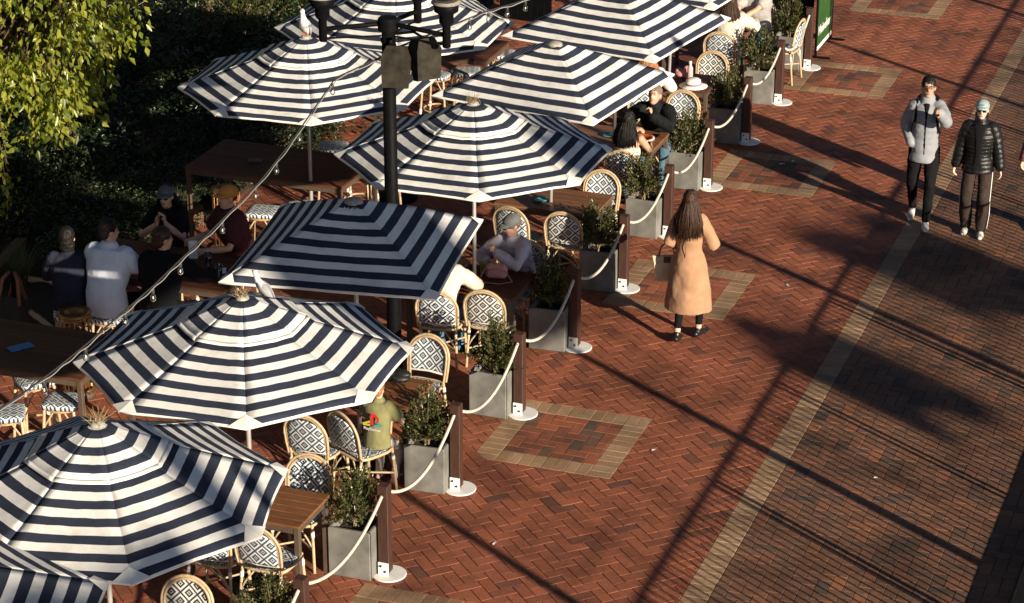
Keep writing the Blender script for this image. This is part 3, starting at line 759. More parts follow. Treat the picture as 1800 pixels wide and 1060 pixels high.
chair('woven chair half hidden by the nearest umbrella rim', -8.78, 16.85, 184)
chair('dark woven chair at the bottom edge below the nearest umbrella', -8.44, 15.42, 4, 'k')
chair('woven chair facing the camera left of the fourth planter from the front', -8.43, 20.58, -4)
chair('woven chair the person in the olive shirt sits on', -8.40, 19.16, 152)
chair('woven chair left of the olive shirt under the gull umbrella rim', -8.80, 19.02, 176)
chair('woven chair turned away directly behind the person in the grey cap', -8.84, 24.72, 172)
chair('woven chair the person in the grey cap sits on', -8.36, 23.27, -10)
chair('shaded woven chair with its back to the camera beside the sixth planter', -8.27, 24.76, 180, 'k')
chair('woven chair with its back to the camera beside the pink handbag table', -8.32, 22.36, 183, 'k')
chair('woven chair of the diner in cream sleeves beside the shaded square umbrella', -8.80, 22.18, 188)
chair('woven chair facing the camera beyond the table with the blue dish', -8.27, 25.45 + .22, 0)
chair('woven chair the person in the strapless cream top sits on', -8.27, 26.93, 180)
chair('woven chair the person in the black jacket sits on', -8.36, 28.22, 0)
chair('woven chair facing the camera right of the person in the black jacket', -8.22, 28.84, 0)
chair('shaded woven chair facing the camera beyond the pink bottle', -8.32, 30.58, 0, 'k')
chair('woven chair the diner in jeans sits on below the person in the grey shirt', -8.50, 32.0, 184)
chair('woven chair the person in the grey shirt sits on at the top edge', -8.35, 33.28, 5)
chair('empty woven chair seen edge on beside the farthest timber post', -7.84, 32.72, 265)
chair('woven chair the diner in a white top sits on', -8.82, 29.36, 200)
def make_stool(name):
    root = link(name, None); P, UV = [], []
    for i in range(9):
        y = -.19 + .38 * i / 8; row, ur = [], []
        for j in range(9):
            x = -.19 + .38 * j / 8; l = math.hypot(x, y); k = 1 - .3 * max(0, l / .27 - .6)
            row.append(V((x * k, y * k, .745 - .25 * (max(abs(x), abs(y)) / .19) ** 8 * .06))); ur.append((x, y))
        P.append(row); UV.append(ur)
    grid_mesh('seat', P, UV, WEAVE, root, .05)
    for sx in (-1, 1):
        for sy in (-1, 1):
            top = V((sx * .14, sy * .14, .71)); bot = V((sx * .19, sy * .19, 0))
            lg = MB().etube([top, bot], .0155, n=8).build('leg', CANE, root, True)
            MB().etube([top.lerp(bot, .62), top.lerp(bot, .70)], .02, n=8).build('binding', WRAP, lg, True)
            p1 = top.lerp(bot, .3); MB().etube([p1, p1 + V((-sx * .06, 0, .10)), V((sx * .03, sy * .14, .70))], .009, n=6).build('brace', CANE, lg, True)
    pts = [(.185 * math.cos(2 * math.pi * k / 24), .185 * math.sin(2 * math.pi * k / 24), .25) for k in range(25)]
    MB().etube(pts, .012, n=8, cap=False).build('foot_ring', CANE, root, True)
    MB().etube([(.175 * math.cos(2 * math.pi * k / 24), .175 * math.sin(2 * math.pi * k / 24), .675) for k in range(25)], .012, n=8, cap=False).build('seat_ring', CANED, root, True)
    return root
stool_p = make_stool('bar_stool'); used_s = [False]
def stool(label, x, y, rz):
    o = stool_p if not used_s[0] else copy_tree(stool_p); used_s[0] = True
    o.location = (x, y, 0); o.rotation_euler = (0, 0, R(rz)); tag(o, label, 'stool', 'woven bar stools'); return o
stool('woven bar stool with sunlit legs beside the brass lantern heater', -11.62, 23.83, 10)
stool('woven bar stool behind the sunlit one in the shade of the high slatted table', -11.25, 24.12, 35)
stool('woven bar stool beyond the high slatted table under the gull topped umbrella', -11.75, 26.1, 20)
stool('woven bar stool beyond the high slatted table, nearer the lamp post', -11.25, 25.7, 5)
stool('woven bar stool with its feet in the sun between umbrella and lamp post', -10.75, 25.3, 15)
stool('woven bar stool with bright diamond seat at the left under the nearest umbrellas', -11.25, 18.62, 12)
stool('woven bar stool at the left edge near the blue card table', -11.62, 18.20, 30)
stool('woven bar stool leaning in shade behind the diamond seated one', -11.75, 18.95, 50)
stool('dark woven bar stool below the far octagonal umbrella, on the left', -11.62, 29.2, 0)
stool('dark woven bar stool below the far octagonal umbrella, in the middle', -11.3, 29.45, 20)
stool('dark woven bar stool right of the far octagonal umbrella rim', -11.15, 30.35, 10)
stool('woven bar stool under the person in the pale blue shirt', -11.80, 20.58, 10)
stool('woven bar stool under the person in black at the high table', -11.22, 20.60, 0)
stool('woven bar stool under the leftmost person at the shaded high table', -12.22, 20.53, 25)
stool('woven bar stool under the person in the orange cap', -11.08, 22.03, 0)
stool('woven bar stool under the person in the dark cap', -11.85, 22.08, 0)

# ------------------------------------------------------------------ lamp post and string lights
LX, LY = -8.9, 21.12
lamp = thing('lamp_post', 'black street lamp post with glass globes rising between the umbrellas', 'lamp post', (LX, LY, -.14))
MB().lathe([(.10, .14), (.10, .32), (.09, .38), (.08, .6), (.075, .65), (.068, 2.0), (.064, 4.02)], 24).build('column', BLACKM, lamp, True)
MB().lathe([(.075, 4.02), (.10, 4.03), (.10, 4.13), (.088, 4.15), (.02, 4.155)], 24).build('cap', BLACKM, lamp)
MB().lathe([(.066, 3.90), (.075, 3.91), (.075, 3.94), (.066, 3.95)], 24).build('collar', BLACKM, lamp, True)
for k, az_ in enumerate((205, -5, 85)):
    d = V((math.cos(R(az_)), math.sin(R(az_)), 0)); L = .62
    am = MB().etube([d * .07 + V((0, 0, 4.09)), d * L + V((0, 0, 4.05))], .024, n=8).build('arm', BLACKM, lamp, True)
    MB().etube([d * .07 + V((0, 0, 3.97)), d * L + V((0, 0, 3.96))], .010, n=8).build('tie_rod', BLACKM, am, True)
    c = d * L
    MB().lathe([(.03, 3.93), (.040, 3.94), (.040, 4.14), (.055, 4.16), (.07, 4.18), (.07, 4.26), (.115, 4.29), (.12, 4.35), (.10, 4.37)], 24, (c.x, c.y, 0)).build('lamp_holder', BLACKM, am, True)
    MB().lathe([(.14, 4.365), (.145, 4.38), (.085, 4.395), (.075, 4.52), (.07, 4.54)], 24, (c.x, c.y, 0)).build('burner', pmat('weathered_lamp_burner', (.22, .20, .17), .7, .3, 30, .3, 80), am, True)
    prof = [(.105 + .0, 4.385)] + [(.21 * math.sin(R(a)), 4.57 - .21 * math.cos(R(a))) for a in range(30, 180, 10)]
    MB().lathe(prof, 28, (c.x, c.y, 0)).build('globe', GLASS, am, True)
FLOOD = pmat('weathered_floodlight_box', (.030, .026, .019), .8, .5, 10, .3, 60, spec=.08)
for (cx, cy, cz, rz, tx) in ((.14, -.16, 3.72, 12, -16), (.35, .06, 3.76, 48, -12)):
    rot = Matrix.Rotation(R(rz), 3, 'Z') @ Matrix.Rotation(R(tx), 3, 'X')
    mb = MB(); h = []
    for (z, sx, sy) in ((-.20, .12, .05), (.09, .13, .12), (.20, .08, .09)):
        h += [rot @ V((x * sx, y * sy, z)) + V((cx, cy, cz)) for x, y in ((-1, -1), (1, -1), (1, 1), (-1, 1))]
    mb.add(h, [(3, 2, 1, 0), (0, 1, 5, 4), (1, 2, 6, 5), (2, 3, 7, 6), (3, 0, 4, 7), (4, 5, 9, 8), (5, 6, 10, 9), (6, 7, 11, 10), (7, 4, 8, 11), (8, 9, 10, 11)])
    fo = mb.build('floodlight', FLOOD, lamp)
    MB().etube([(0, 0, cz + .22), (cx * .7, cy * .7, cz + .26), (cx, cy, cz + .2)], .015, n=6).build('bracket', BLACKM, fo)
CABLE = pmat('black_cable', (.03, .028, .026), .6, .2, 30, .1, 60)
BULBG = GLASS
def string_lights(label, pts, bulbs, r=.0075):
    t = thing('string_light', label, 'string light', (0, 0, 0))
    P = []
    for i in range(len(pts) - 1):
        a, b = V(pts[i]), V(pts[i + 1]); n = 12
        for k in range(n): s = k / n; p = a.lerp(b, s); P.append(p)
    P.append(V(pts[-1])); MB().etube(P, r, n=6).build('cable', CABLE, t, True)
    MB().etube([p + V((.012, 0, -.012 + .006 * math.sin(i * .9))) for i, p in enumerate(P)], r * .6, n=5).build('support_wire', STEEL, t, True)
    L = [0]
    for i in range(1, len(P)): L.append(L[-1] + (P[i] - P[i - 1]).length)
    for s in bulbs:
        d = s * L[-1]; i = max(k for k in range(len(L)) if L[k] <= d); i = min(i, len(P) - 2); p = P[i].lerp(P[i + 1], (d - L[i]) / (L[i + 1] - L[i]))
        q = MB().lathe([(.008, -.012), (.015, -.02), (.015, -.055), (.011, -.06)], 12, p).build('socket', CABLE, t, True)
        MB().lathe([(.010, -.058), (.020, -.075), (.024, -.095), (.021, -.112), (.010, -.123)], 14, p).build('bulb', GLASS, q, True)
        MB().ell(p + V((0, 0, -.092)), (.006, .006, .015), n=8, m=5).build('filament', pmat('pale_filament', (.75, .65, .45), .4, .1, 10, 0, 10), q, True)
SL1 = [(LX, LY - .09, 3.66), (-9.14, 20.40, 3.60), (-8.97, 18.95, 3.42), (-8.86, 18.12, 3.385), (-8.75, 16.93, 3.37), (-8.68, 16.27, 3.39), (-8.62, 15.70, 3.40), (-8.57, 15.12, 3.42), (-8.53, 14.50, 3.43), (-8.51, 14.03, 3.44), (-8.50, 13.50, 3.46), (-8.48, 10.5, 3.7)]
string_lights('string of clear bulbs on a cable running from the lamp post to the lower left', SL1, [.073, .17, .235, .29, .365, .455, .51, .56, .625, .685, .745])
SL2 = [(-8.85, 21.15, 3.70), (-8.555, 21.88, 3.75), (-8.41, 22.45, 3.75), (-8.215, 22.87, 3.75), (-7.9, 23.6, 3.8), (-6.9, 26.0, 4.2)]
string_lights('string of clear bulbs running from the lamp post to the top edge', SL2, [.145, .21, .27, .32, .37, .46, .56])

# ------------------------------------------------------------------ banner, black screen, lantern heaters
BLK = pmat('black_ribbed_screen', (.004, .004, .005), .7, .3, 10, .1, 40, spec=.06)
scr = thing('black_screen', 'black ribbed screen closing the far end of the seating', 'screen', (-8.28, 34.3, 0))
for k in range(16): MB().box((k * .06 - .45, 0, .62), (.05, .03 + .012 * (k % 2), 1.24), .004).build('slat', BLK, scr)
MB().box((0, .035, .62), (1.0, .02, 1.2)).build('backing', BLK, scr)
scr2 = thing('black_screen', 'black solid screen beside the far octagonal umbrella at the top edge', 'screen', (-12.15, 34.2, 0), R(-8))
for k in range(8): MB().box((k * .11 - .4, 0, .5), (.104, .03, 1.0), .004).build('board', BLK, scr2)
GREEN = pmat('green_banner_vinyl', (.018, .085, .020), .35, .12, 5, .05, 30)
bn = thing('banner_sign', 'green vinyl banner with white lettering and red star on a barrier frame', 'sign', (-7.62, 34.35, 0), R(90))
MB().box((0, 0, .60), (.92, .012, .98), .003).build('banner', GREEN, bn)
for sx in (-1, 1): MB().etube([(sx * .48, 0, 0.01), (sx * .48, 0, 1.14)], .018, n=10).build('frame_post', BLACKM, bn, True); MB().box((sx * .48, 0, .012), (.06, .42, .02), .004).build('foot', BLACKM, bn)
MB().box((0, -.001, .115), (.92, .016, .06), .002).build('lower_trim', WPAINT, bn)
def text_mesh(txt, size, mat, parent, loc, rot, name='lettering', ext=.002):
    c = bpy.data.curves.new(name, 'FONT'); c.body = txt; c.size = size; c.extrude = ext; c.align_x = 'CENTER'
    o = bpy.data.objects.new(name, c); COL.objects.link(o); bpy.context.view_layer.update()
    me = bpy.data.meshes.new_from_object(o.evaluated_get(bpy.context.evaluated_depsgraph_get())); bpy.data.objects.remove(o)
    me.materials.clear(); me.materials.append(mat); r = link(name, me, parent, loc); r.rotation_euler = rot; return r
WHITE_INK = pmat('white_print', (.8, .8, .78), .5, .05, 20, 0, 10); RED_INK = pmat('red_print', (.55, .03, .025), .5, .05, 20, 0, 10)
text_mesh('Heineken', .20, WHITE_INK, bn, (0, -.009, .30), (R(90), 0, 0))
st = MB(); pts = [(math.cos(R(90 + 36 * k)) * (.11 if k % 2 == 0 else .045), -.009, .80 + math.sin(R(90 + 36 * k)) * (.11 if k % 2 == 0 else .045)) for k in range(10)]
st.add([(0, -.009, .80)] + pts, [(0, 1 + k, 1 + (k + 1) % 10) for k in range(10)]); st.build('star', RED_INK, bn)
BRASS = pmat('aged_brass', (.36, .19, .07), .38, .25, 14, .1, 60, metal=.85)
def lantern(label, x, y, h=1.0, r=.155):
    t = thing('lantern_heater', label, 'heater', (x, y, 0), random.random(), 'wire lantern heaters')
    MB().lathe([(r, 0.002), (r, .05), (r * .8, .07)], 24).build('base', BROWNM, t, True)
    for k in range(5): MB().etube([(r * math.cos(a), r * math.sin(a), .10 + k * (h - .14) / 4) for a in [2 * math.pi * j / 28 for j in range(29)]], .007 if k not in (0, 4) else .013, n=6, cap=False).build('hoop', BRASS, t, True)
    for k in range(18):
        a = 2 * math.pi * k / 18; MB().etube([(r * math.cos(a), r * math.sin(a), .06), (r * math.cos(a), r * math.sin(a), h - .04)], .0042, n=5).build('wire', BRASS, t, True)
    MB().lathe([(.05, .07), (.11, .12), (.12, .45), (.115, .70)], 20).build('glass_tube', pmat('amber_tube', (.30, .15, .05), .2, .3, 8, .1, 20, metal=.6), t, True)
    MB().lathe([(.09, h - .07), (r * 1.06, h - .05), (r * 1.06, h - .02), (.10, h - .035), (.095, h - .05)], 28).build('top_dish', BRASS, t, True)
lantern('brass wire lantern heater beside the person in the orange cap', -12.02, 23.72, 1.0)
lantern('dark wire lantern heater behind the person in the pale blue shirt', -11.95, 20.12, .95, .16)

# ------------------------------------------------------------------ garden: beds, hedge shrubs, trees, fence
MB().box((-16.6, 28, -.02), (7.3, 22, .14), .01).build('garden_bed', SOIL)['kind'] = 'structure'
SLEEP = wood_mat('weathered_sleeper', (.09, .052, .03), (.19, .115, .065), .8)
def sleeper(label, a, b, h=.20, w=.10):
    a, b = V(a), V(b); d = b - a; t = MB().box((0, 0, h / 2), (d.length, w, h), .008)
    o = t.build('timber_sleeper', SLEEP, None, False, ((a.x + b.x) / 2, (a.y + b.y) / 2, .0), math.atan2(d.y, d.x)); tag(o, label, 'timber edging', 'timber garden edging')
sleeper('timber sleeper edging running behind the people at the shaded table', (-14.10, 25.65, 0), (-12.95, 24.80, 0), .26, .16)
sleeper('timber sleeper edging at the left of the shaded garden corner', (-14.10, 25.66, 0), (-14.6, 24.9, 0), .26, .16)
sleeper('timber sleeper edging behind the strappy grass in the hedge gap', (-14.57, 26.28, 0), (-14.52, 27.6, 0), .22, .12)
sleeper('timber sleeper edging at the left edge by the leather bag', (-14.40, 23.2, 0), (-14.2, 22.2, 0), .26, .14)
MB().box((-14.95, 27.1, .06), (.7, 1.1, .03), .005).build('garden_path', pmat('brown_bare_earth', (.15, .075, .045), .9, .3, 9, .4, 60))['kind'] = 'structure'
def bush_variant(seed, n, size, mat, spread=(.8, .8, .55)):
    random.seed(seed); cl = [(V((random.gauss(0, .45) * spread[0], random.gauss(0, .45) * spread[1], random.uniform(.25, 1.15) * spread[2])), random.uniform(.16, .32)) for _ in range(22)]
    P, D = [], []
    for c, r in cl:
        for _ in range(n // 22):
            d = V((random.gauss(0, 1), random.gauss(0, 1), random.gauss(.25, 1))).normalized(); P.append(c + d * r * random.uniform(.55, 1.05) ** .5); D.append(d + V((0, 0, -.15)))
    v, f = leaf_cloud(np.array(P), np.array(D), size, .5); stems = MB()
    for c, r in cl: stems.etube([(c.x * .1, c.y * .1, 0), (c.x * .5, c.y * .5, c.z * .6), c], [.02, .012, .004], n=5)
    return stems.mesh('stems', BARK), leaf_obj('foliage', v, f, mat)
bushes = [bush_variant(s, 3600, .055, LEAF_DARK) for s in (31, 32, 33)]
bush_lit = bush_variant(35, 3800, .040, leaf_mat('sunny_bush_leaves', [(.04, .055, .014), (.07, .085, .02), (.11, .11, .03)], .3), (.7, .7, .6))
spots = [(-13.6, 28.6, 1.0), (-14.3, 29.6, 1.15), (-15.2, 28.7, 1.1), (-13.7, 30.6, 1.1), (-14.7, 31.2, 1.2), (-15.6, 30.3, 1.2), (-13.9, 32.6, 1.2), (-15.0, 33.2, 1.3), (-16.0, 32.2, 1.2), (-14.1, 34.6, 1.3), (-15.4, 35.2, 1.4),
         (-15.6, 26.9, 1.0), (-15.9, 25.6, 1.25), (-15.2, 24.7, 1.1), (-16.6, 26.6, 1.3), (-14.9, 23.6, .8), (-16.0, 23.9, 1.2), (-13.2, 27.3, .9), (-14.1, 27.9, .7), (-16.8, 28.3, 1.2), (-17.2, 30.4, 1.2), (-13.05, 26.2, .55), (-16.6, 34.2, 1.3), (-13.6, 36.6, 1.3), (-15.2, 37.2, 1.4), (-13.3, 24.2, .5), (-17.4, 25.2, 1.4), (-13.5, 25.3, .75), (-13.8, 26.9, .8), (-13.3, 23.2, .7), (-14.2, 24.4, .8), (-13.0, 28.0, .8), (-14.9, 26.0, .8), (-12.9, 30.0, .9), (-13.9, 23.9, .65)]
hw = ['nearest the gull topped umbrella', 'second from the gull topped umbrella', 'below the wire fence, near end', 'behind the gull, low', 'above the gull, middle', 'below the wire fence, middle',
      'left of the far octagonal umbrella', 'beyond the far octagonal umbrella, left', 'below the far white fence post', 'in the top row above the gull', 'at the top edge above the gull', 'right beside the sunlit tree trunk',
      'left of the sunlit tree trunk', 'in front of the tree trunk, low', 'hard against the fence by the tree', 'just above the rust dry leaves', 'at the left edge under the tree crown', 'behind the high slatted table',
      'between the hedge gap and the umbrella', 'against the fence left of the sunny bush', 'against the fence behind the sunny bush', 'small one at the slatted table corner', 'tall one at the top by the fence', 'top edge, right of the fence wires', 'top edge, beyond the fence wires',
      'low one by the timber sleeper corner', 'far left behind the tree crown', 'against the left end of the slatted table', 'behind the slatted table, left of its pole', 'low one above the shaded diners', 'by the dry leaves, rear', 'low one below the gull topped umbrella', 'in the hedge gap, low', 'below the far octagonal umbrella rim', 'by the dry leaves, front']
for i, (x, y, s) in enumerate(spots):
    st, fo = bushes[i % 3]
    b = thing('hedge_shrub', f'dark leafy hedge shrub, {hw[i]}', 'shrub', (x, y, .04), random.uniform(0, 6.28), 'shrubs of the dark hedge'); b.scale = (s * 1.25, s * 1.25, s)
    link('stems', st, b); link('foliage', fo, b)['kind'] = 'stuff'
b = thing('rounded_bush', 'rounded bush catching sun on its top behind the gull topped umbrella', 'shrub', (-15.0, 30.75, .3), .4); b.scale = (1.0, 1.0, 1.35); link('stems', bush_lit[0], b); link('foliage', bush_lit[1], b)['kind'] = 'stuff'
b = thing('rounded_bush', 'small bush catching sun beside the white fence post', 'shrub', (-15.9, 28.4, .2), 1.4); b.scale = (.75, .75, 1.1); link('stems', bush_lit[0], b); link('foliage', bush_lit[1], b)['kind'] = 'stuff'
def grass_tuft(label, x, y, z, n, h, seed):
    random.seed(seed); vs_, fs = [], []
    for i in range(n):
        a = random.uniform(0, 6.28); l = h * random.uniform(.5, 1.1); r0 = random.uniform(0, .10); lean = random.uniform(.15, .75); w = random.uniform(.004, .008)
        d = V((math.cos(a), math.sin(a), 0)); sd = V((-d.y, d.x, 0)) * w; o = len(vs_)
        for k in range(5):
            s = k / 4; p = d * (r0 + l * lean * s ** 1.6) + V((0, 0, l * s * (1 - .35 * lean * s))); q = sd * (1 - s * .9); vs_ += [p - q, p + q]
        for k in range(4): fs.append((o + 2 * k, o + 2 * k + 1, o + 2 * k + 3, o + 2 * k + 2))
    t = thing('strappy_grass', label, 'grass plant', (x, y, z)); MB().add(vs_, fs).build('blades', LEAF_GRASS, t)['kind'] = 'stuff'
grass_tuft('clump of strappy grass at the left edge above the leather bag', -13.95, 22.35, .05, 190, .55, 5)
grass_tuft('strappy grass growing over the timber edging below the hedge gap', -14.35, 26.2, .08, 90, .42, 6)
grass_tuft('sparse strappy grass in the shaded bed beside the high slatted table', -13.6, 25.9, .08, 60, .35, 8)
def tree(label, base, h, crown, n_clumps, per, size, mat, seed, droop=.5, trunk_r=.10, lean=(0, 0)):
    random.seed(seed); t = thing('leafy_tree', label, 'tree', base); top = V((lean[0], lean[1], h))
    tr = MB().etube([(0, 0, 0), top * .35 + V((.05, .03, 0)), top * .7 + V((-.04, 0, 0)), top], [trunk_r * 1.3, trunk_r, trunk_r * .8, trunk_r * .55], n=10).build('trunk', BARK, t, True)
    P, D = [], []; c0 = V(crown[0]); br = V(crown[1]); bm = MB()
    for i in range(n_clumps):
        d = V((random.gauss(0, 1), random.gauss(0, 1), random.gauss(0, 1))).normalized(); q = c0 + V((d.x * br.x, d.y * br.y, d.z * br.z)) * random.uniform(.25, 1.0) ** .6
        s0 = top * random.uniform(.55, 1.0); mid = s0.lerp(q, .55) + V((0, 0, .25)); bm.etube([s0, mid, q], [.03, .016, .005], n=5)
        for k in range(per):
            dd = V((random.gauss(0, 1), random.gauss(0, 1), random.gauss(0, .9))); p = q + dd * .15 * br.x / 1.6; p.z -= abs(random.gauss(0, .14))
            P.append(p); D.append(V((dd.x * .4, dd.y * .4, -droop - .35)))
    bm.build('branches', BARK, t, True)['kind'] = 'stuff'
    v, f = leaf_cloud(np.array(P), np.array(D), size, .52, .2, .45); o = link('foliage', leaf_obj('foliage', v, f, mat), t); o['kind'] = 'stuff'
tree('tree with sunlit yellow green leaves hanging into the top left corner', (-15.35, 26.0, 0.03), 2.6, ((.50, -1.75, 2.50), (1.3, 1.6, 1.2)), 135, 62, .112, LEAF_TREE, 41, .7, .11, (.1, -.4))
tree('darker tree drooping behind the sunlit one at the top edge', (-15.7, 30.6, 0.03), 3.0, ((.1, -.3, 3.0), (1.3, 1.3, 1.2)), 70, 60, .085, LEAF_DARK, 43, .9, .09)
fen = thing('wire_fence', 'wire fence with pale square posts behind the hedge', 'fence', (-16.9, 0, 0))
for k, y in enumerate((25.0, 29.0, 32.9, 36.8)):
    MB().box((0, y, .62), (.09, .09, 1.25), .006).build('fence_post', WPAINT, fen)
for k in range(5): MB().etube([(0, 23, .25 + k * .22), (0, 40, .25 + k * .22)], .005, n=5).build('fence_wire', STEEL, fen)
dry = MB(); random.seed(3)
for i in range(26): dry.add([V((random.gauss(0, .07), random.gauss(0, .05), random.uniform(0, .04))) + V(q) for q in ((0, 0, 0), (.03, .015, .01), (.05, 0, .0), (.03, -.015, .012))], [(0, 1, 2), (0, 2, 3)])
tag(dry.build('dry_leaves', pmat('rust_dry_leaf', (.30, .10, .04), .8, .3, 30, .1, 60), None, False, (-14.3, 24.4, .3)), 'small heap of rust coloured dry leaves in the shaded bed', 'leaves', None, 'stuff')

# ------------------------------------------------------------------ people
SKIN_A = pmat('tan_skin', (.46, .26, .17), .5, .1, 14, .05, 120); SKIN_B = pmat('warm_skin', (.52, .30, .20), .5, .1, 14, .05, 120); SKIN_C = pmat('pale_skin', (.60, .40, .30), .5, .08, 14, .05, 120)
HAIR_K = pmat('black_hair', (.010, .008, .007), .55, .4, 60, .6, 160, .004, spec=.2); HAIR_B = pmat('brown_hair', (.040, .019, .011), .5, .45, 60, .6, 160, .004, spec=.25)
HAIR_G = pmat('ginger_hair', (.30, .12, .045), .45, .35, 50, .5, 200, .003); HAIR_S = pmat('grey_stubble_hair', (.16, .11, .085), .7, .3, 60, .3, 200, .002)
SHADE = pmat('dark_lens', (.006, .006, .007), .15, .1, 10, 0, 10); LIP = pmat('lip', (.35, .12, .10), .5, .1, 20, 0, 20); EYE = pmat('eye_dark', (.015, .012, .010), .3, .1, 20, 0, 20)
def cloth(name, col, rough=.9, var=.16, bmp=.3, bscale=70, sheen=None): return pmat(name, col, rough, var, 9, bmp, bscale, .003, sheen=(.12 if max(col) > .1 else 0) if sheen is None else sheen, spec=.12)
_cr = [('large_crease', .024, .11), ('fine_crease', .006, .035)]
CREASE = {n_: _cr for n_ in ('top', 'shirt', 'sweater', 'jumper', 'zip_jacket', 'trousers', 'blouse', 'puffer_jacket')}
CREASE['coat'] = [('long_crease', .030, .20)]; CREASE['puffer_jacket'] = [('large_crease', .014, .11)]; CREASE['shirt'] = [('large_crease', .018, .11)]; CREASE['hair'] = [('hair_tuft', .020, .022)]
def blob(name, mb, mat, parent, voxel=.011, smooth=3):
    o = mb.build(name, mat, parent, True)
    m = o.modifiers.new('fuse', 'REMESH'); m.mode = 'VOXEL'; m.voxel_size = voxel; m.use_smooth_shade = True
    if smooth: q = o.modifiers.new('soften', 'SMOOTH'); q.factor = .5; q.iterations = smooth
    w = CREASE.get(name)
    if w:
        for nm, st, si in w:
            if nm not in bpy.data.textures: tx = bpy.data.textures.new(nm, 'CLOUDS'); tx.noise_scale = si; tx.noise_depth = 2
            q = o.modifiers.new('crease', 'DISPLACE'); q.texture = bpy.data.textures[nm]; q.texture_coords = 'GLOBAL'; q.strength = st; q.mid_level = .5
    return o
def ik(a, b, l1, l2, pole):
    a, b = V(a), V(b); d = b - a; L = max(1e-4, min(d.length, (l1 + l2) * .999)); d = d.normalized(); b = a + d * L
    x = (l1 * l1 - l2 * l2 + L * L) / (2 * L); h = math.sqrt(max(0, l1 * l1 - x * x)); p = V(pole); p = p - d * p.dot(d)
    p = p.normalized() if p.length > 1e-6 else V((0, 1, 0)); return a + d * x + p * h, b
def hand(mb, w, d, n, th, curl, idx=None, k=1.0):
    d = V(d).normalized(); n = V(n); n = (n - d * n.dot(d)).normalized(); s = d.cross(n) * th
    mb.etube([w - d * .02 * k, w + d * .04 * k, w + d * .085 * k], [.027 * k, .038 * k, .040 * k], [.022 * k, .017 * k, .014 * k], side=s, n=10)
    for i, (o, l) in enumerate(((.030, .072), (.010, .082), (-.011, .078), (-.030, .062))):
        c = curl if idx is None or i > 0 else idx; p0 = w + d * .078 * k + s * o * k; d1 = d * math.cos(c) + n * math.sin(c); d2 = d * math.cos(2.1 * c) + n * math.sin(2.1 * c)
        mb.etube([p0, p0 + d1 * l * .5 * k, p0 + d1 * l * .5 * k + d2 * l * .5 * k], [.0095 * k, .009 * k, .0075 * k], n=8)
    p0 = w + d * .03 * k + s * .032 * k; dt = (d * .65 + s * .6 + n * .35).normalized(); mb.etube([p0, p0 + dt * .032 * k, p0 + dt * .034 * k + (d * .9 + n * .4).normalized() * .028 * k], [.012 * k, .010 * k, .008 * k], n=8)
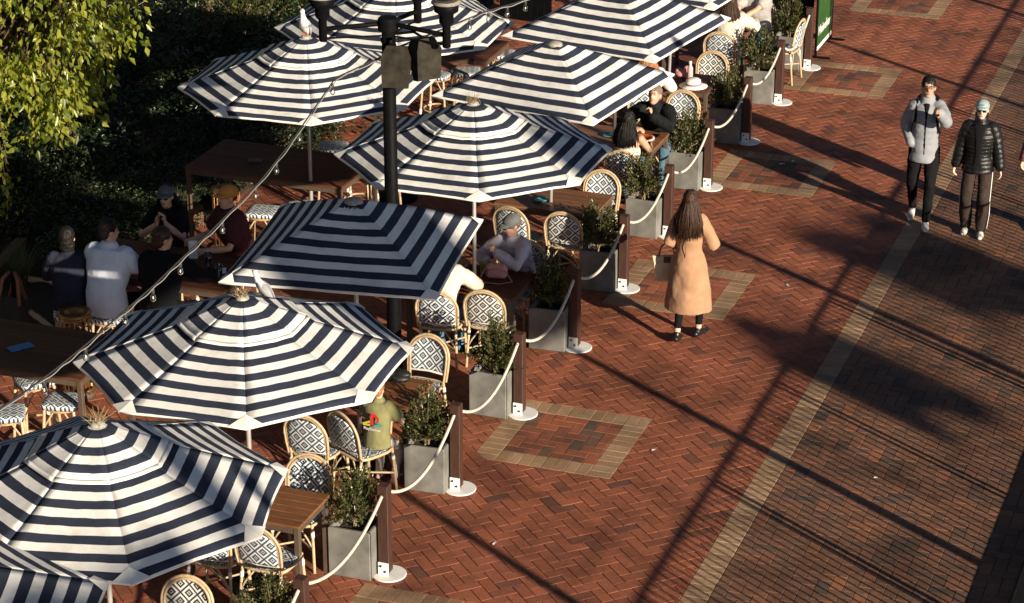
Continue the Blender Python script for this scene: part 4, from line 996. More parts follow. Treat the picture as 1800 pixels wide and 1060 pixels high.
def figure(label, loc, rotz, H=1.72, pel=(0, 0, .93), lean=(0, 0), headrot=(0, 0), headoff=(0, 0, 0), wr=None, pole=None, hd=None, curl=(.5, .5), idx=None, ank=None, kpole=((.15, -1, 0), (-.15, -1, 0)), toe=None,
           top=None, legs=None, shoes=None, hair=None, hat=None, skin=SKIN_A, glasses=None, vox=.010, build=1.0):
    """local frame: faces -Y, person's left is +X. index 0 = left, 1 = right"""
    k = H / 1.72; t = thing('person', label, 'person', loc, R(rotz)); P = V(pel) * k
    ln = V((lean[0], lean[1], 1)).normalized(); up = V((0, 0, 1))
    waist = P + V((0, 0, .14)) * k + ln * .0; chest = P + ln * .36 * k; shc = P + ln * .50 * k; neck = P + ln * .565 * k
    hc = neck + (ln * .35 + up * .65).normalized() * .135 * k + V(headoff) * k
    sh = [shc + V((.165, 0, -.015)) * k * build, shc + V((-.165, 0, -.015)) * k * build]; hip = [P + V((.088, 0, -.02)) * k, P + V((-.088, 0, -.02)) * k]
    wr = wr or ((.26, -.06, .86), (-.26, -.06, .86)); pole = pole or ((.4, 1, -.1), (-.4, 1, -.1))
    ank = ank or ((.10, .0, .085), (-.10, .0, .085)); toe = toe or ((.05, -1, 0), (-.05, -1, 0))
    el, W_, kn, an = [], [], [], []
    for i in (0, 1):
        e, w = ik(sh[i], V(wr[i]) * k, .285 * k, .255 * k, pole[i]); el.append(e); W_.append(w)
        q, a = ik(hip[i], V(ank[i]) * k, .425 * k, .425 * k, kpole[i]); kn.append(q); an.append(a)
    hd = hd or (None, None)
    b = MB(); S = lambda *v: [x * k for x in v]
    b.etube([P - V((0, 0, .08)) * k, P, waist, chest, shc, neck - ln * .03 * k], S(.11, .15, .125, .15, .135, .055), S(.09, .105, .09, .105, .075, .05), n=16)
    b.etube([shc, neck, hc - up * .02], S(.06, .052, .05), n=12)
    hM = Matrix.Rotation(R(headrot[0]), 3, 'Z') @ Matrix.Rotation(R(headrot[1]), 3, 'X'); Hd = lambda x, y, z: hc + hM @ (V((x, y, z)) * k)
    b.ell(Hd(0, .010, .022), S(.073, .092, .095), hM); b.ell(Hd(0, -.020, -.028), S(.060, .074, .092), hM); b.ell(Hd(0, -.042, -.088), S(.040, .042, .032), hM)
    b.etube([Hd(0, -.083, .012), Hd(0, -.104, -.022), Hd(0, -.092, -.036)], S(.009, .014, .012), n=8)
    for sx in (-1, 1): b.ell(Hd(sx * .074, .008, -.012), S(.012, .021, .030), hM, 8, 6)
    for i in (0, 1):
        b.etube([sh[i], sh[i].lerp(el[i], .5), el[i], el[i].lerp(W_[i], .45), W_[i]], S(.052, .045, .038, .038, .026), n=10)
        d = V(hd[i]) if hd[i] else (W_[i] - el[i]); nrm = V((-1 if i == 0 else 1, -.3, 0)); 
        if abs(d.normalized().dot(nrm.normalized())) > .9: nrm = V((0, 0, -1))
        hand(b, W_[i], d, nrm, 1 if i == 0 else -1, curl[i], idx if (idx is not None and i == 0) else None, k)
        b.etube([hip[i], hip[i].lerp(kn[i], .5), kn[i], kn[i].lerp(an[i], .4), an[i]], S(.080, .068, .050, .048, .034), n=10)
    blob('body', b, skin, t, vox)
    for sx in (-1, 1): MB().ell(Hd(sx * .030, -.086, .004), S(.012, .006, .007), hM, 8, 6).build('eye', EYE, t, True); MB().etube([Hd(sx * .014, -.094, .022), Hd(sx * .030, -.094, .027), Hd(sx * .046, -.084, .020)], S(.003, .004, .003), n=5).build('eyebrow', hair[0] if hair else EYE, t, True)
    MB().ell(Hd(0, -.090, -.066), S(.022, .008, .007), hM, 10, 6).build('mouth', LIP, t, True)
    if glasses:
        g = MB(); big = glasses == 'sun'
        for sx in (-1, 1):
            c = Hd(sx * .033, -.101, .004)
            if big: g.ell(c, S(.027, .008, .021), hM, 12, 6)
            else: g.etube([c + hM @ (V((math.cos(a) * .025, 0, math.sin(a) * .018)) * k) for a in [2 * math.pi * j / 16 for j in range(17)]], .0022, n=5, cap=False)
            g.etube([Hd(sx * .058, -.095, .008), Hd(sx * .078, .0, .004)], .0025, n=5)
        g.etube([Hd(-.010, -.106, .008), Hd(.010, -.106, .008)], .0028, n=5); g.build('glasses', SHADE, t, True)
    if top:
        m, kind = top['mat'], top['kind']; puff = top.get('puff', 0); sl = top.get('sleeve', 1.0); e = top.get('ease', .018); tb = MB()
        pts = [P - V((0, 0, top.get('drop', .06))) * k, P + up * .03 * k, waist, P + ln * .26 * k, chest, shc + ln * .0, neck - ln * .035 * k]
        rx = [top.get('hem', .155), .155, .14, .155, .170, .160, .062]; ry = [top.get('hem', .155) * .76, .118, .108, .116, .122, .088, .062]
        if top.get('strapless'): pts = pts[:4] + [P + ln * .33 * k]; rx = rx[:4] + [.158]; ry = ry[:4] + [.118]
        if kind == 'coat':
            pts = [P - V((0, -.01, top['drop'])) * k, P - V((0, 0, top['drop'] * .55)) * k] + pts[1:]; rx = [top['hem'], top['hem'] * .92, .185] + rx[2:]; ry = [top['hem'] * .72, top['hem'] * .70, .140] + ry[2:]
        if puff:
            n_ = 26; PP, RX, RY = [], [], []
            for j in range(n_ * 2 + 1):
                s = j / (n_ * 2) * (len(pts) - 1); i = min(int(s), len(pts) - 2); f = s - i; PP.append(pts[i].lerp(pts[i + 1], f)); w = 1 + puff * (abs(math.sin(math.pi * j / n_ * top.get('bands', 7))) - .6)
                RX.append((rx[i] + (rx[i + 1] - rx[i]) * f + e) * w * k * build); RY.append((ry[i] + (ry[i + 1] - ry[i]) * f + e) * w * k)
            tb.etube(PP, RX, RY, n=40, flat0=True)
        else:
            PP, RX, RY = [], [], []; m_ = 36
            def cr(A_, i, f):
                p0, p1, p2, p3 = A_[max(i - 1, 0)], A_[i], A_[i + 1], A_[min(i + 2, len(A_) - 1)]
                return p1 * (1 - f) ** 2 * (1 + 2 * f) + p2 * f * f * (3 - 2 * f) + (p2 - p0) * .5 * f * (1 - f) ** 2 - (p3 - p1) * .5 * f * f * (1 - f)
            for j in range(m_ + 1):
                s = j / m_ * (len(pts) - 1); i = min(int(s), len(pts) - 2); f = s - i
                PP.append(V(tuple(cr([p[c_] for p in pts], i, f) for c_ in range(3)))); RX.append((max(.04, cr(rx, i, f)) + e) * k * build); RY.append((max(.04, cr(ry, i, f)) + e) * k)
            o0 = len(tb.v); tb.etube(PP, RX, RY, n=48, flat0=True)
            for q in range(len(PP) * 48):      # soft folds and creases
                an_ = (q % 48) / 48 * 2 * math.pi; v_ = V(tb.v[o0 + q]); c_ = PP[q // 48]; s = q // 48 / m_
                amp = (.030 * max(0, .55 - s) if kind == 'coat' else .010) ; w_ = 1 + amp * (math.sin(5 * an_ + 3 * s + loc[0] * 7) + .6 * math.sin(9 * an_ - 9 * s)) + .012 * math.sin(23 * s + 3 * math.sin(2 * an_))
                tb.v[o0 + q] = tuple(c_ + (v_ - c_) * w_)
        if top.get('collar'): tb.etube([neck - ln * .06 * k, neck + ln * top['collar'] * k], S(.092, .082), S(.088, .078), n=16)
        for i in ((0, 1) if sl >= 0 else ()):
            path = [sh[i] + V((-.03 if i == 0 else .03, 0, .0)) * k, sh[i].lerp(el[i], .5), el[i], el[i].lerp(W_[i], .5), el[i].lerp(W_[i], .97)]
            r0 = [.070, .060, .052, .048, .040]; r0 = [q + e * .8 for q in r0]
            if sl < 1: path = path[:2] + [sh[i].lerp(el[i], .5 + sl * .5)]; r0 = r0[:2] + [r0[1] + .004]
            if puff:
                PP, RR = [], []
                for j in range(41):
                    s = j / 40 * (len(path) - 1); q = min(int(s), len(path) - 2); f = s - q; PP.append(path[q].lerp(path[q + 1], f)); RR.append((r0[q] + (r0[q + 1] - r0[q]) * f) * (1 + puff * 1.3 * (abs(math.sin(math.pi * j / 40 * 8)) - .6)) * k)
                tb.etube(PP, RR, n=14)
            else: tb.etube(path, [q * k for q in r0], n=14)
        blob(top.get('name', 'top'), tb, m, t, vox, 2 if puff else 4)
        if 'split' in top:      # open front showing the shirt beneath
            sm = MB(); sm.etube([P + V((0, -.112 - e, -.06)) * k, P + V((0, -.116 - e, .06)) * k, waist + V((0, -.108 - e, 0)) * k, chest + V((0, -.122 - e, 0)) * k, neck + V((0, -.085 - e * .5, -.04)) * k], S(top['split'] * 1.2, top['split'] * .8, top['split'] * .6, top['split'] * .8, top['split'] + .022), S(.014, .010, .010, .012, .018), n=16); blob('undershirt', sm, top['under'], t, vox, 2)
    if legs:
        lb = MB(); lb.etube([P - V((0, 0, .04)) * k, P, P + up * .10 * k], S(.115, .160, .150), S(.10, .120, .112), n=18)
        L = legs.get('len', 1.0); w = legs.get('wide', 1.0)
        for i in (0, 1):
            if L > .55: path = [hip[i], hip[i].lerp(kn[i], .5), kn[i], kn[i].lerp(an[i], .5), kn[i].lerp(an[i], min(1.0, (L - .5) * 2))]; r0 = [.094, .083, .064 * (.5 + .5 * w), .056 * w, .046 * w]
            else: path = [hip[i], hip[i].lerp(kn[i], .6), hip[i].lerp(kn[i], L * 2)]; r0 = [.096, .088, .082]
            lb.etube(path, [q * k for q in r0], n=14)
        lo = blob('trousers' if w >= 1 else 'leggings', lb, legs['mat'], t, vox, 3)
        if legs.get('stripe'):
            for i, sx in ((0, 1), (1, -1)):
                for dy in (-.014, 0, .014): MB().etube([hip[i] + V((sx * .100, dy, -.05)) * k, kn[i] + V((sx * .064 * (.5 + .5 * w), dy, 0)) * k, kn[i].lerp(an[i], .5) + V((sx * .0575 * w, dy, 0)) * k, an[i] + V((sx * .047 * w, dy, .02)) * k], .0035, n=5).build('side_stripe', legs['stripe'], lo, True)
    if shoes:
        for i in (0, 1):
            d = V(toe[i]).normalized(); a = an[i] - V((0, 0, .045)) * k; s_ = MB(); s_.etube([a - d * .055 * k, a + d * .03 * k, a + d * .12 * k + V((0, 0, -.012)), a + d * .185 * k + V((0, 0, -.015))], S(.036, .040, .044, .030), S(.038, .040, .028, .020), side=(d.y, -d.x, 0), n=12)
            s_.etube([an[i] + up * .01, a], S(.040, .038), n=10); blob('shoe', s_, shoes, t, .008, 2)
    if hair:
        hm, style = hair; hb = MB()
        if style != 'none':
            q = .008 if style == 'short' else .013
            if hat: q = 0; hb.ell(Hd(0, .030, .020), S(.076, .086, .080), hM)
            else: hb.ell(Hd(0, .020, .036), S(.075 + q, .090 + q, .088 + q), hM); hb.ell(Hd(0, .055, -.02), S(.066 + q, .050 + q, .075), hM)
        if style == 'bob': hb.ell(Hd(0, .045, -.06), S(.085, .062, .095), hM)
        ho = blob('hair', hb, hm, t, .009, 2)
        if style in ('long', 'mid'):
            random.seed(int(abs(loc[0] * 100))); ln_ = .35 if style == 'long' else .27; sb = MB()
            for j in range(520):
                a = random.uniform(-2.3, 2.3); a0 = math.pi / 2 + a * .72; x, y = math.cos(a0) * .088, math.sin(a0) * .095 + .012
                p0 = Hd(x * random.uniform(.1, .6), y * random.uniform(.1, .6) + .01, .128); p1 = Hd(x * 1.06, y * 1.10, random.uniform(-.05, 0)); L = ln_ * random.uniform(.82, 1.06)
                sp = random.uniform(.6, 1.75); p2 = V((hc.x + (p1.x - hc.x) * sp, p1.y + .06 * k, p1.z - L * .55 * k)); p3 = V((hc.x + (p1.x - hc.x) * sp * 1.05 + random.uniform(-.015, .015), p2.y + random.uniform(-.01, .025), p1.z - L * k))
                sb.etube([p0, p1, p1.lerp(p2, .5) + V((0, .015, 0)), p2, p3], [.0055, .0065, .006, .005, .0015], n=5)
            so = sb.build('strands', hm, ho, True); so['kind'] = 'stuff'
    if hat:
        cb = MB(); hmat, tilt = hat; cb.ell(Hd(0, .014, .052), S(.087, .106, .072), hM, 18, 10); cb.etube([Hd(0, .012, .030), Hd(0, .012, .050)], S(.087, .087), S(.106, .106), n=18)
        blob('cap', cb, hmat, t, .008, 2); vb = MB(); n_ = 12
        P0 = [Hd(math.sin(R(-62 + 124 * j / n_)) * .084, .010 - math.cos(R(-62 + 124 * j / n_)) * .102, .046) for j in range(n_ + 1)]
        P1 = [Hd(math.sin(R(-62 + 124 * j / n_)) * .078, -.015 - math.cos(R(-62 + 124 * j / n_)) * .138, .040 - .014 * abs(j - 6) / 6 + tilt) for j in range(n_ + 1)]
        grid_mesh('visor', [P0, P1], [[(0, 0)] * (n_ + 1)] * 2, hmat, t, .004)
    t['_'] = 1; del t['_']
    return t, dict(P=P, waist=waist, chest=chest, shc=shc, neck=neck, hc=hc, sh=sh, el=el, W=W_, kn=kn, an=an, k=k, Hd=Hd, hM=hM)

# --- walkers on the promenade
CREAM = pmat('cream_leather', (.62, .50, .29), .5, .1, 12, .15, 80); BRNL = pmat('brown_leather_strap', (.13, .05, .025), .5, .2, 20, .1, 60)
CAMEL = cloth('camel_wool', (.37, .212, .122), .9, .12, .4, 130); BLACKC = cloth('black_cloth', (.007, .007, .008)); BLK_SHOE = pmat('black_leather', (.012, .012, .012), .35, .2, 20, .1, 60)
t, j = figure('person in a camel coat walking away with a cream handbag', (-6.55, 23.60, 0), 176, 1.66, ank=((.07, .15, .10), (-.085, -.11, .085)), toe=((.12, -1, -.15), (-.25, -1, 0)),
    wr=((.215, -.16, 1.03), (-.17, -.22, 1.06)), pole=((.12, .9, -.1), (-.55, .6, -.2)), hd=((0, -.5, -.9), (.4, -1, .1)), top=dict(mat=CAMEL, kind='coat', drop=.56, hem=.285, ease=.022, collar=-.005, name='coat'),
    legs=dict(mat=BLACKC, len=.92, wide=.85), shoes=BLK_SHOE, hair=(HAIR_B, 'long'), skin=SKIN_C, vox=.009, build=.86)
MB().etube([j['neck'] + V((0, .075, -.06)), j['chest'] + V((0, .150, 0)), j['waist'] + V((0, .137, 0)), j['P'] + V((0, .165, -.05)), j['P'] + V((0, .176, -.40))], .0035, n=5).build('back_seam', BRNL, t, True)
hb = thing('handbag', 'cream tote handbag with dark handles carried by the person in the camel coat', 'handbag', (-6.84, 23.73, .60), R(20))
mb = MB(); h_ = []
for (z, sx, sy) in ((0, .105, .045), (.015, .115, .055), (.20, .135, .045), (.27, .15, .018)): h_ += [(x * sx, y * sy, z) for x, y in ((-1, -1), (1, -1), (1, 1), (-1, 1))]
mb.add(h_, [(3, 2, 1, 0)] + [(4 * i + a, 4 * i + (a + 1) % 4, 4 * i + 4 + (a + 1) % 4, 4 * i + 4 + a) for i in range(3) for a in range(4)] + [(12, 13, 14, 15)]); mb.build('bag_body', CREAM, hb)
for sy in (-1, 1): MB().etube([(-.09, sy * .02, .25), (-.06, sy * .012, .37), (0, 0, .425), (.06, sy * .012, .37), (.09, sy * .02, .25)], .006, n=6).build('handle', BRNL, hb, True)
MB().box((0, -.044, .235), (.07, .012, .07), .006).build('flap', BRNL, hb)

GREYP = cloth('silver_grey_puffer', (.25, .26, .28), .6, .12, .35, 26); 
t, j = figure('person in a silver grey puffer jacket and glasses pointing towards the camera', (-4.90, 27.86, 0), 8, 1.79, ank=((.07, -.14, .085), (-.10, .20, .13)), toe=((.05, -1, 0), (-.1, -1, -.3)),
    wr=((.15, -.42, 1.48), (-.145, -.07, .97)), pole=((.55, .1, -1), (-.55, .8, 0)), hd=((.08, -1, .28), (.7, .1, -.6)), curl=(1.35, .5), idx=.05, headrot=(4, -8),
    top=dict(mat=GREYP, kind='jacket', puff=.035, bands=5, drop=.16, hem=.180, ease=.022, collar=.03, name='puffer_jacket', split=.012, under=BLACKC), legs=dict(mat=BLACKC, wide=1.0), shoes=pmat('white_sneaker', (.62, .58, .52), .6, .15, 20, .2, 60), hair=(HAIR_K, 'short'), glasses='clear', skin=SKIN_A, vox=.009, build=.90)
for i, sx in ((0, 1), (1, -1)):
    MB().etube([j['shc'] + V((sx * .105, .10, .05)), j['shc'] + V((sx * .115, -.03, .085)), j['chest'] + V((sx * .125, -.128, .0)), j['waist'] + V((sx * .165, -.075, .05))], .015, n=6).build('backpack_strap', BLACKC, t, True)
bp = MB(); bp.box(j['chest'] + V((0, .25, -.02)), (.28, .16, .42), .05); blob('backpack', bp, BLACKC, t, .014, 5)

BLKP = pmat('glossy_black_puffer', (.008, .008, .008), .42, .3, 12, .5, 26, .006, spec=.3)
MINT = cloth('grey_blue_cap_cotton', (.27, .35, .36))
t, j = figure('person in a black puffer jacket, pale cap and sunglasses walking towards the camera', (-4.24, 27.74, 0), 4, 1.62, ank=((.10, -.06, .085), (-.10, .04, .085)), wr=((.29, -.03, .80), (-.29, .0, .82)),
    top=dict(mat=BLKP, kind='jacket', puff=.06, bands=7, drop=.10, hem=.175, ease=.028, collar=.035, name='puffer_jacket', split=.060, under=BLACKC), legs=dict(mat=cloth('brown_black_track_pants', (.040, .028, .024)), wide=1.5, stripe=WHITE_INK),
    shoes=pmat('white_sneaker', (.62, .58, .52), .6, .15, 20, .2, 60), hair=(HAIR_K, 'bob'), hat=(MINT, -.012), glasses='sun', skin=SKIN_C, vox=.009, headrot=(3, -4))
MB().etube([j['Hd'](-.028, -.100, .082), j['Hd'](0, -.106, .083), j['Hd'](.028, -.100, .082)], .0022, n=5).build('cap_stitching', SHADE, t, True); MB().etube([j['Hd'](-.018, -.104, .072), j['Hd'](.020, -.104, .072)], .0018, n=5).build('cap_stitching', SHADE, t, True)
PINK = cloth('dusty_pink_knit', (.24, .085, .09))
t, j = figure('person in dusty pink at the right edge, only an arm showing', (-3.47, 28.15, 0), 0, 1.66, wr=((.30, -.05, .80), (-.33, -.06, .80)), top=dict(mat=PINK, kind='knit', ease=.03, name='jumper'), legs=dict(mat=BLACKC), shoes=BLK_SHOE, hair=(HAIR_B, 'mid'), skin=SKIN_C)
# --- seated diners
def seat_ank(d=.36, z=.085): return ((.12, -d, z), (-.12, -d, z))
SEATP = (0, .06, .56)
kp = ((.2, -1, .6), (-.2, -1, .6))
CHJ = cloth('black_zip_jacket', (.009, .010, .011), .8); DEN = cloth('blue_denim', (.07, .14, .20), .85)
t, j = figure('person in a black zip jacket at a table resting chin on hand', (-8.28, 28.22, 0), 4, 1.76, pel=SEATP, lean=(0.0, -.62), ank=seat_ank(), kpole=kp, wr=((.01, -.47, .98), (-.20, -.45, .80)), pole=((.9, -.2, -.6), (-1, .1, -.4)), hd=((-.1, .1, 1), (1, -.3, 0)), curl=(1.0, .4), headrot=(-8, -14),
    top=dict(mat=CHJ, kind='jacket', collar=.02, ease=.03, name='zip_jacket'), legs=dict(mat=DEN), shoes=BLK_SHOE, hair=(HAIR_S, 'short'), skin=SKIN_B, build=1.08)
CRM = cloth('cream_knit', (.62, .55, .44))
t, j = figure('person in a strapless cream top seated with back to the camera', (-8.27, 26.93, 0), 178, 1.64, pel=SEATP, lean=(0, -.06), ank=seat_ank(), kpole=kp, wr=((.16, -.40, .80), (-.16, -.40, .80)), hd=((-.3, -1, 0), (.3, -1, 0)),
    top=dict(mat=CRM, kind='tee', sleeve=-1, drop=.05, ease=.012, name='strapless_top', strapless=True), legs=dict(mat=DEN), shoes=BLK_SHOE, hair=(HAIR_K, 'mid'), skin=SKIN_B)
LIL = cloth('pale_lilac_sweater', (.46, .41, .47))
t, j = figure('person in a grey cap, sunglasses and lilac sweater seated behind the pink handbag', (-8.36, 23.27, 0), -14, 1.70, pel=SEATP, lean=(0, -.30), ank=seat_ank(), kpole=kp, wr=((-.03, -.36, .99), (-.12, -.42, .88)), pole=((1, 0, -.6), (-1, 0, -.6)), hd=((-.5, -.2, .8), (.9, -.1, .5)), curl=(.9, .7), headrot=(-30, 14),
    top=dict(mat=LIL, kind='knit', ease=.024, name='sweater'), legs=dict(mat=DEN), shoes=BLK_SHOE, hair=(HAIR_S, 'short'), hat=(cloth('grey_cap_cotton', (.115, .12, .12)), -.01), glasses='sun', skin=SKIN_B)
t, j = figure('diner in cream sleeves half hidden under the shaded square umbrella', (-8.80, 22.16, 0), 186, 1.66, pel=SEATP, lean=(0, -.30), ank=seat_ank(), kpole=kp, wr=((.15, -.36, .80), (-.14, -.36, .82)), pole=((1, .2, -.3), (-1, .2, -.3)), top=dict(mat=CRM, kind='knit', ease=.03, name='jumper'), legs=dict(mat=DEN), shoes=pmat('blue_trainer', (.08, .25, .45), .6, .2, 20, .2, 60), hair=(HAIR_B, 'short'), skin=SKIN_C)
OLIVE = cloth('olive_cotton', (.20, .19, .085))
t, j = figure('person in an olive shirt with a printed back seated at the wooden table', (-8.29, 19.24, 0), 176, 1.20, pel=(0, .02, .765), lean=(0, -.10), ank=((.12, -.25, .12), (-.12, -.22, .12)), kpole=kp, wr=((.15, -.34, 1.02), (-.17, -.30, 1.0)), pole=((.8, .5, -.5), (-.8, .5, -.5)), headrot=(0, 10),
    top=dict(mat=OLIVE, kind='tee', sleeve=.15, drop=.10, ease=.03, name='shirt'), legs=dict(mat=cloth('cream_trousers', (.55, .50, .42)), wide=1.1), shoes=pmat('pink_clog', (.62, .36, .40), .6, .1, 20, .1, 60), hair=(HAIR_G, 'short'), skin=SKIN_C)
k_ = j['k']; bc = j['chest'] + V((0, .155 * k_, -.05 * k_))
for nm, col, pts_ in (('red_print_shape', RED_INK, [(-.012, -.03), (.018, -.03), (.018, .06), (.045, .05), (.05, .02), (.03, .0), (.065, .0), (.075, .05), (.045, .085), (-.012, .095)]),
                      ('yellow_print_shape', pmat('yellow_print', (.55, .42, .05), .6, .1, 20, 0, 20), [(-.10, -.02), (-.02, .015), (-.02, -.005), (-.06, -.025), (-.02, -.02), (-.02, -.04), (-.09, -.045)]),
                      ('teal_print_shape', pmat('teal_print', (.05, .32, .33), .6, .1, 20, 0, 20), [(.022, -.04), (.022, -.02), (.06, -.012), (.03, -.002), (.03, .012), (.10, -.006), (.10, -.028)])):
    MB().add([bc + V((-x, .026, z)) for x, z in pts_], [tuple(range(len(pts_)))]).build(nm, col, t)
text_mesh('PlayStation', .040, WHITE_INK, t, bc + V((0, .024, -.085)), (R(90), 0, R(180)), ext=.0006)
GREYT = cloth('grey_marl_tee', (.36, .34, .32))
t, j = figure('person in a grey shirt leaning on the farthest table', (-8.35, 33.22, 0), 2, 1.78, pel=SEATP, lean=(0, -.34), ank=seat_ank(), kpole=kp, wr=((-.10, -.50, .80), (.02, -.46, .80)), pole=((1, .1, -.2), (-1, .1, -.2)), hd=((-1, -.2, 0), (1, -.2, 0)), top=dict(mat=GREYT, kind='tee', sleeve=.1, ease=.03, name='shirt'), legs=dict(mat=DEN), shoes=BLK_SHOE, hair=(HAIR_B, 'short'), skin=SKIN_B, build=1.1)
t, j = figure('diner in a cream jumper and blue jeans seated facing the person in the grey shirt', (-8.42, 32.0, 0), 190, 1.70, pel=SEATP, lean=(0, -.28), ank=seat_ank(), kpole=kp, wr=((.15, -.40, .82), (-.18, -.42, .82)), pole=((1, .2, -.3), (-1, .2, -.3)), top=dict(mat=CRM, kind='knit', ease=.035, name='jumper'), legs=dict(mat=DEN), shoes=BLK_SHOE, hair=(HAIR_B, 'mid'), skin=SKIN_C)
t, j = figure('diner in a white top under the far square umbrella', (-8.78, 29.36, 0), 200, 1.66, pel=SEATP, lean=(0, -.10), ank=seat_ank(), kpole=kp, wr=((.15, -.38, .80), (-.26, -.30, .80)), top=dict(mat=cloth('white_linen', (.70, .67, .60)), kind='knit', ease=.03, name='blouse'), legs=dict(mat=BLACKC), shoes=BLK_SHOE, hair=(HAIR_G, 'mid'), skin=SKIN_C)
# --- five people at the shaded high table (bar stools, seat 0.75)
HP = (0, .05, .86); hk = dict(kpole=((.2, -1, .5), (-.2, -1, .5)), ank=((.12, -.24, .36), (-.12, -.24, .36)))
BLUET = cloth('pale_blue_cotton', (.58, .63, .70), .85, .08)
figure('person in a pale blue shirt seen from behind at the shaded high table', (-11.80, 20.58, 0), 182, 1.80, pel=HP, lean=(0, -.22), wr=((.2, -.42, 1.08), (-.2, -.42, 1.08)), top=dict(mat=BLUET, kind='tee', sleeve=.2, drop=.12, ease=.035, name='shirt'), legs=dict(mat=BLACKC), shoes=BLK_SHOE, hair=(HAIR_K, 'short'), skin=SKIN_B, build=1.12, headrot=(-40, 8), **hk)
figure('person in black seen from behind reaching across the shaded high table', (-11.22, 20.60, 0), 178, 1.78, pel=HP, lean=(0, -.25), wr=((.18, -.40, 1.08), (-.32, -.48, 1.08)), top=dict(mat=BLACKC, kind='knit', ease=.03, name='top'), legs=dict(mat=BLACKC), shoes=BLK_SHOE, hair=(HAIR_B, 'short'), skin=SKIN_B, build=1.1, headrot=(-35, 5), **hk)
figure('person in dark navy at the left end of the shaded high table', (-12.22, 20.53, 0), 205, 1.68, pel=HP, lean=(0, -.15), wr=((.16, -.40, 1.08), (-.18, -.42, 1.08)), top=dict(mat=cloth('navy_speckled', (.02, .022, .035)), kind='knit', ease=.025, name='top'), legs=dict(mat=BLACKC), shoes=BLK_SHOE, hair=(HAIR_K, 'bob'), skin=SKIN_B, **hk)
figure('person in an orange cap and maroon shirt at the shaded high table', (-11.08, 22.04, 0), -38, 1.78, pel=HP, lean=(0, -.20), wr=((.14, -.42, 1.08), (-.16, -.42, 1.10)), top=dict(mat=cloth('maroon_cotton', (.075, .022, .025)), kind='tee', sleeve=.2, ease=.035, name='shirt'), legs=dict(mat=BLACKC), shoes=BLK_SHOE, hair=(HAIR_B, 'short'), hat=(cloth('orange_cap_cotton', (.48, .20, .045)), -.01), skin=SKIN_B, build=1.1, **hk)
figure('person in a dark cap resting chin on both hands at the shaded high table', (-11.85, 22.08, 0), 5, 1.70, pel=HP, lean=(0, -.25), wr=((.05, -.28, 1.30), (-.05, -.28, 1.28)), pole=((.8, -.4, -1), (-.8, -.4, -1)), hd=((-.2, .1, 1), (.2, .1, 1)), top=dict(mat=BLACKC, kind='knit', ease=.02, sleeve=.2, name='top'), legs=dict(mat=BLACKC), shoes=BLK_SHOE, hair=(HAIR_K, 'mid'), hat=(cloth('slate_cap', (.09, .10, .10)), -.02), glasses='sun', skin=SKIN_B, **hk)

# ------------------------------------------------------------------ seagulls
GULLW = pmat('white_feathers', (.72, .70, .66), .7, .08, 20, .25, 90); GULLG = pmat('grey_feathers', (.34, .34, .34), .7, .12, 20, .25, 90); ORNG = pmat('orange_bill', (.55, .13, .03), .5, .1, 20, 0, 20)
def gull(label, loc, rotz, s=1.0, upright=.5):
    t = thing('seagull', label, 'bird', loc, R(rotz)); c, sn = math.cos(upright), math.sin(upright)   # local: beak towards -Y
    F = lambda x, y, z: V((x * s, (y * c + z * sn * -1 * .0 + y * 0) * s, (z - y * sn) * s))
    b = MB(); b.etube([F(0, .17, .10), F(0, .08, .115), F(0, -.02, .125), F(0, -.10, .15), F(0, -.14, .185), F(0, -.155, .225)], [q * s for q in (.015, .052, .068, .055, .036, .030)], [q * s for q in (.012, .046, .064, .054, .036, .032)], n=12)
    b.ell(F(0, -.17, .245), (.034 * s, .040 * s, .034 * s)); blob('body', b, GULLW, t, .006, 3)
    for sx in (-1, 1):
        w = MB(); w.etube([F(sx * .052, -.07, .15), F(sx * .066, .03, .135), F(sx * .046, .14, .115), F(sx * .015, .24, .09)], [q * s for q in (.012, .018, .014, .004)], [q * s for q in (.035, .048, .030, .008)], side=(1, 0, 0), n=10); w.build('wing', GULLG, t, True)
        MB().etube([V((sx * .022 * s, .005, .075 * s)), V((sx * .024 * s, .0, 0))], .0035 * s, n=6).build('leg', ORNG, t, True)
        MB().box((sx * .024 * s, -.018 * s, .003), (.026 * s, .045 * s, .006), .002).build('foot', ORNG, t)
        MB().ell(F(sx * .027, -.19, .252), (.006 * s,) * 3, n=8, m=6).build('eye', EYE, t, True)
    MB().etube([F(0, -.06, .168), F(0, .03, .155), F(0, .12, .130), F(0, .2, .105)], [q * s for q in (.030, .048, .036, .012)], [q * s for q in (.026, .034, .022, .008)], n=10).build('mantle', GULLG, t, True)
    MB().etube([F(0, -.20, .243), F(0, -.245, .232)], [.011 * s, .003 * s], n=8).build('beak', ORNG, t, True)
    MB().etube([F(0, .16, .10), F(0, .27, .075)], [.030 * s, .022 * s], [.008 * s, .005 * s], n=8).build('tail', pmat('black_tail', (.02, .02, .02), .6, .2, 20, .1, 60), t, True)
gull('white seagull standing upright on the peak of the umbrella left of the lamp post', (-11.14, 24.09, 2.755), 10, .85, .75)
gull('seagull with grey wings perched on the rear rim of the second nearest umbrella', (-8.78, 17.95, 2.40), -115, .66, .35)

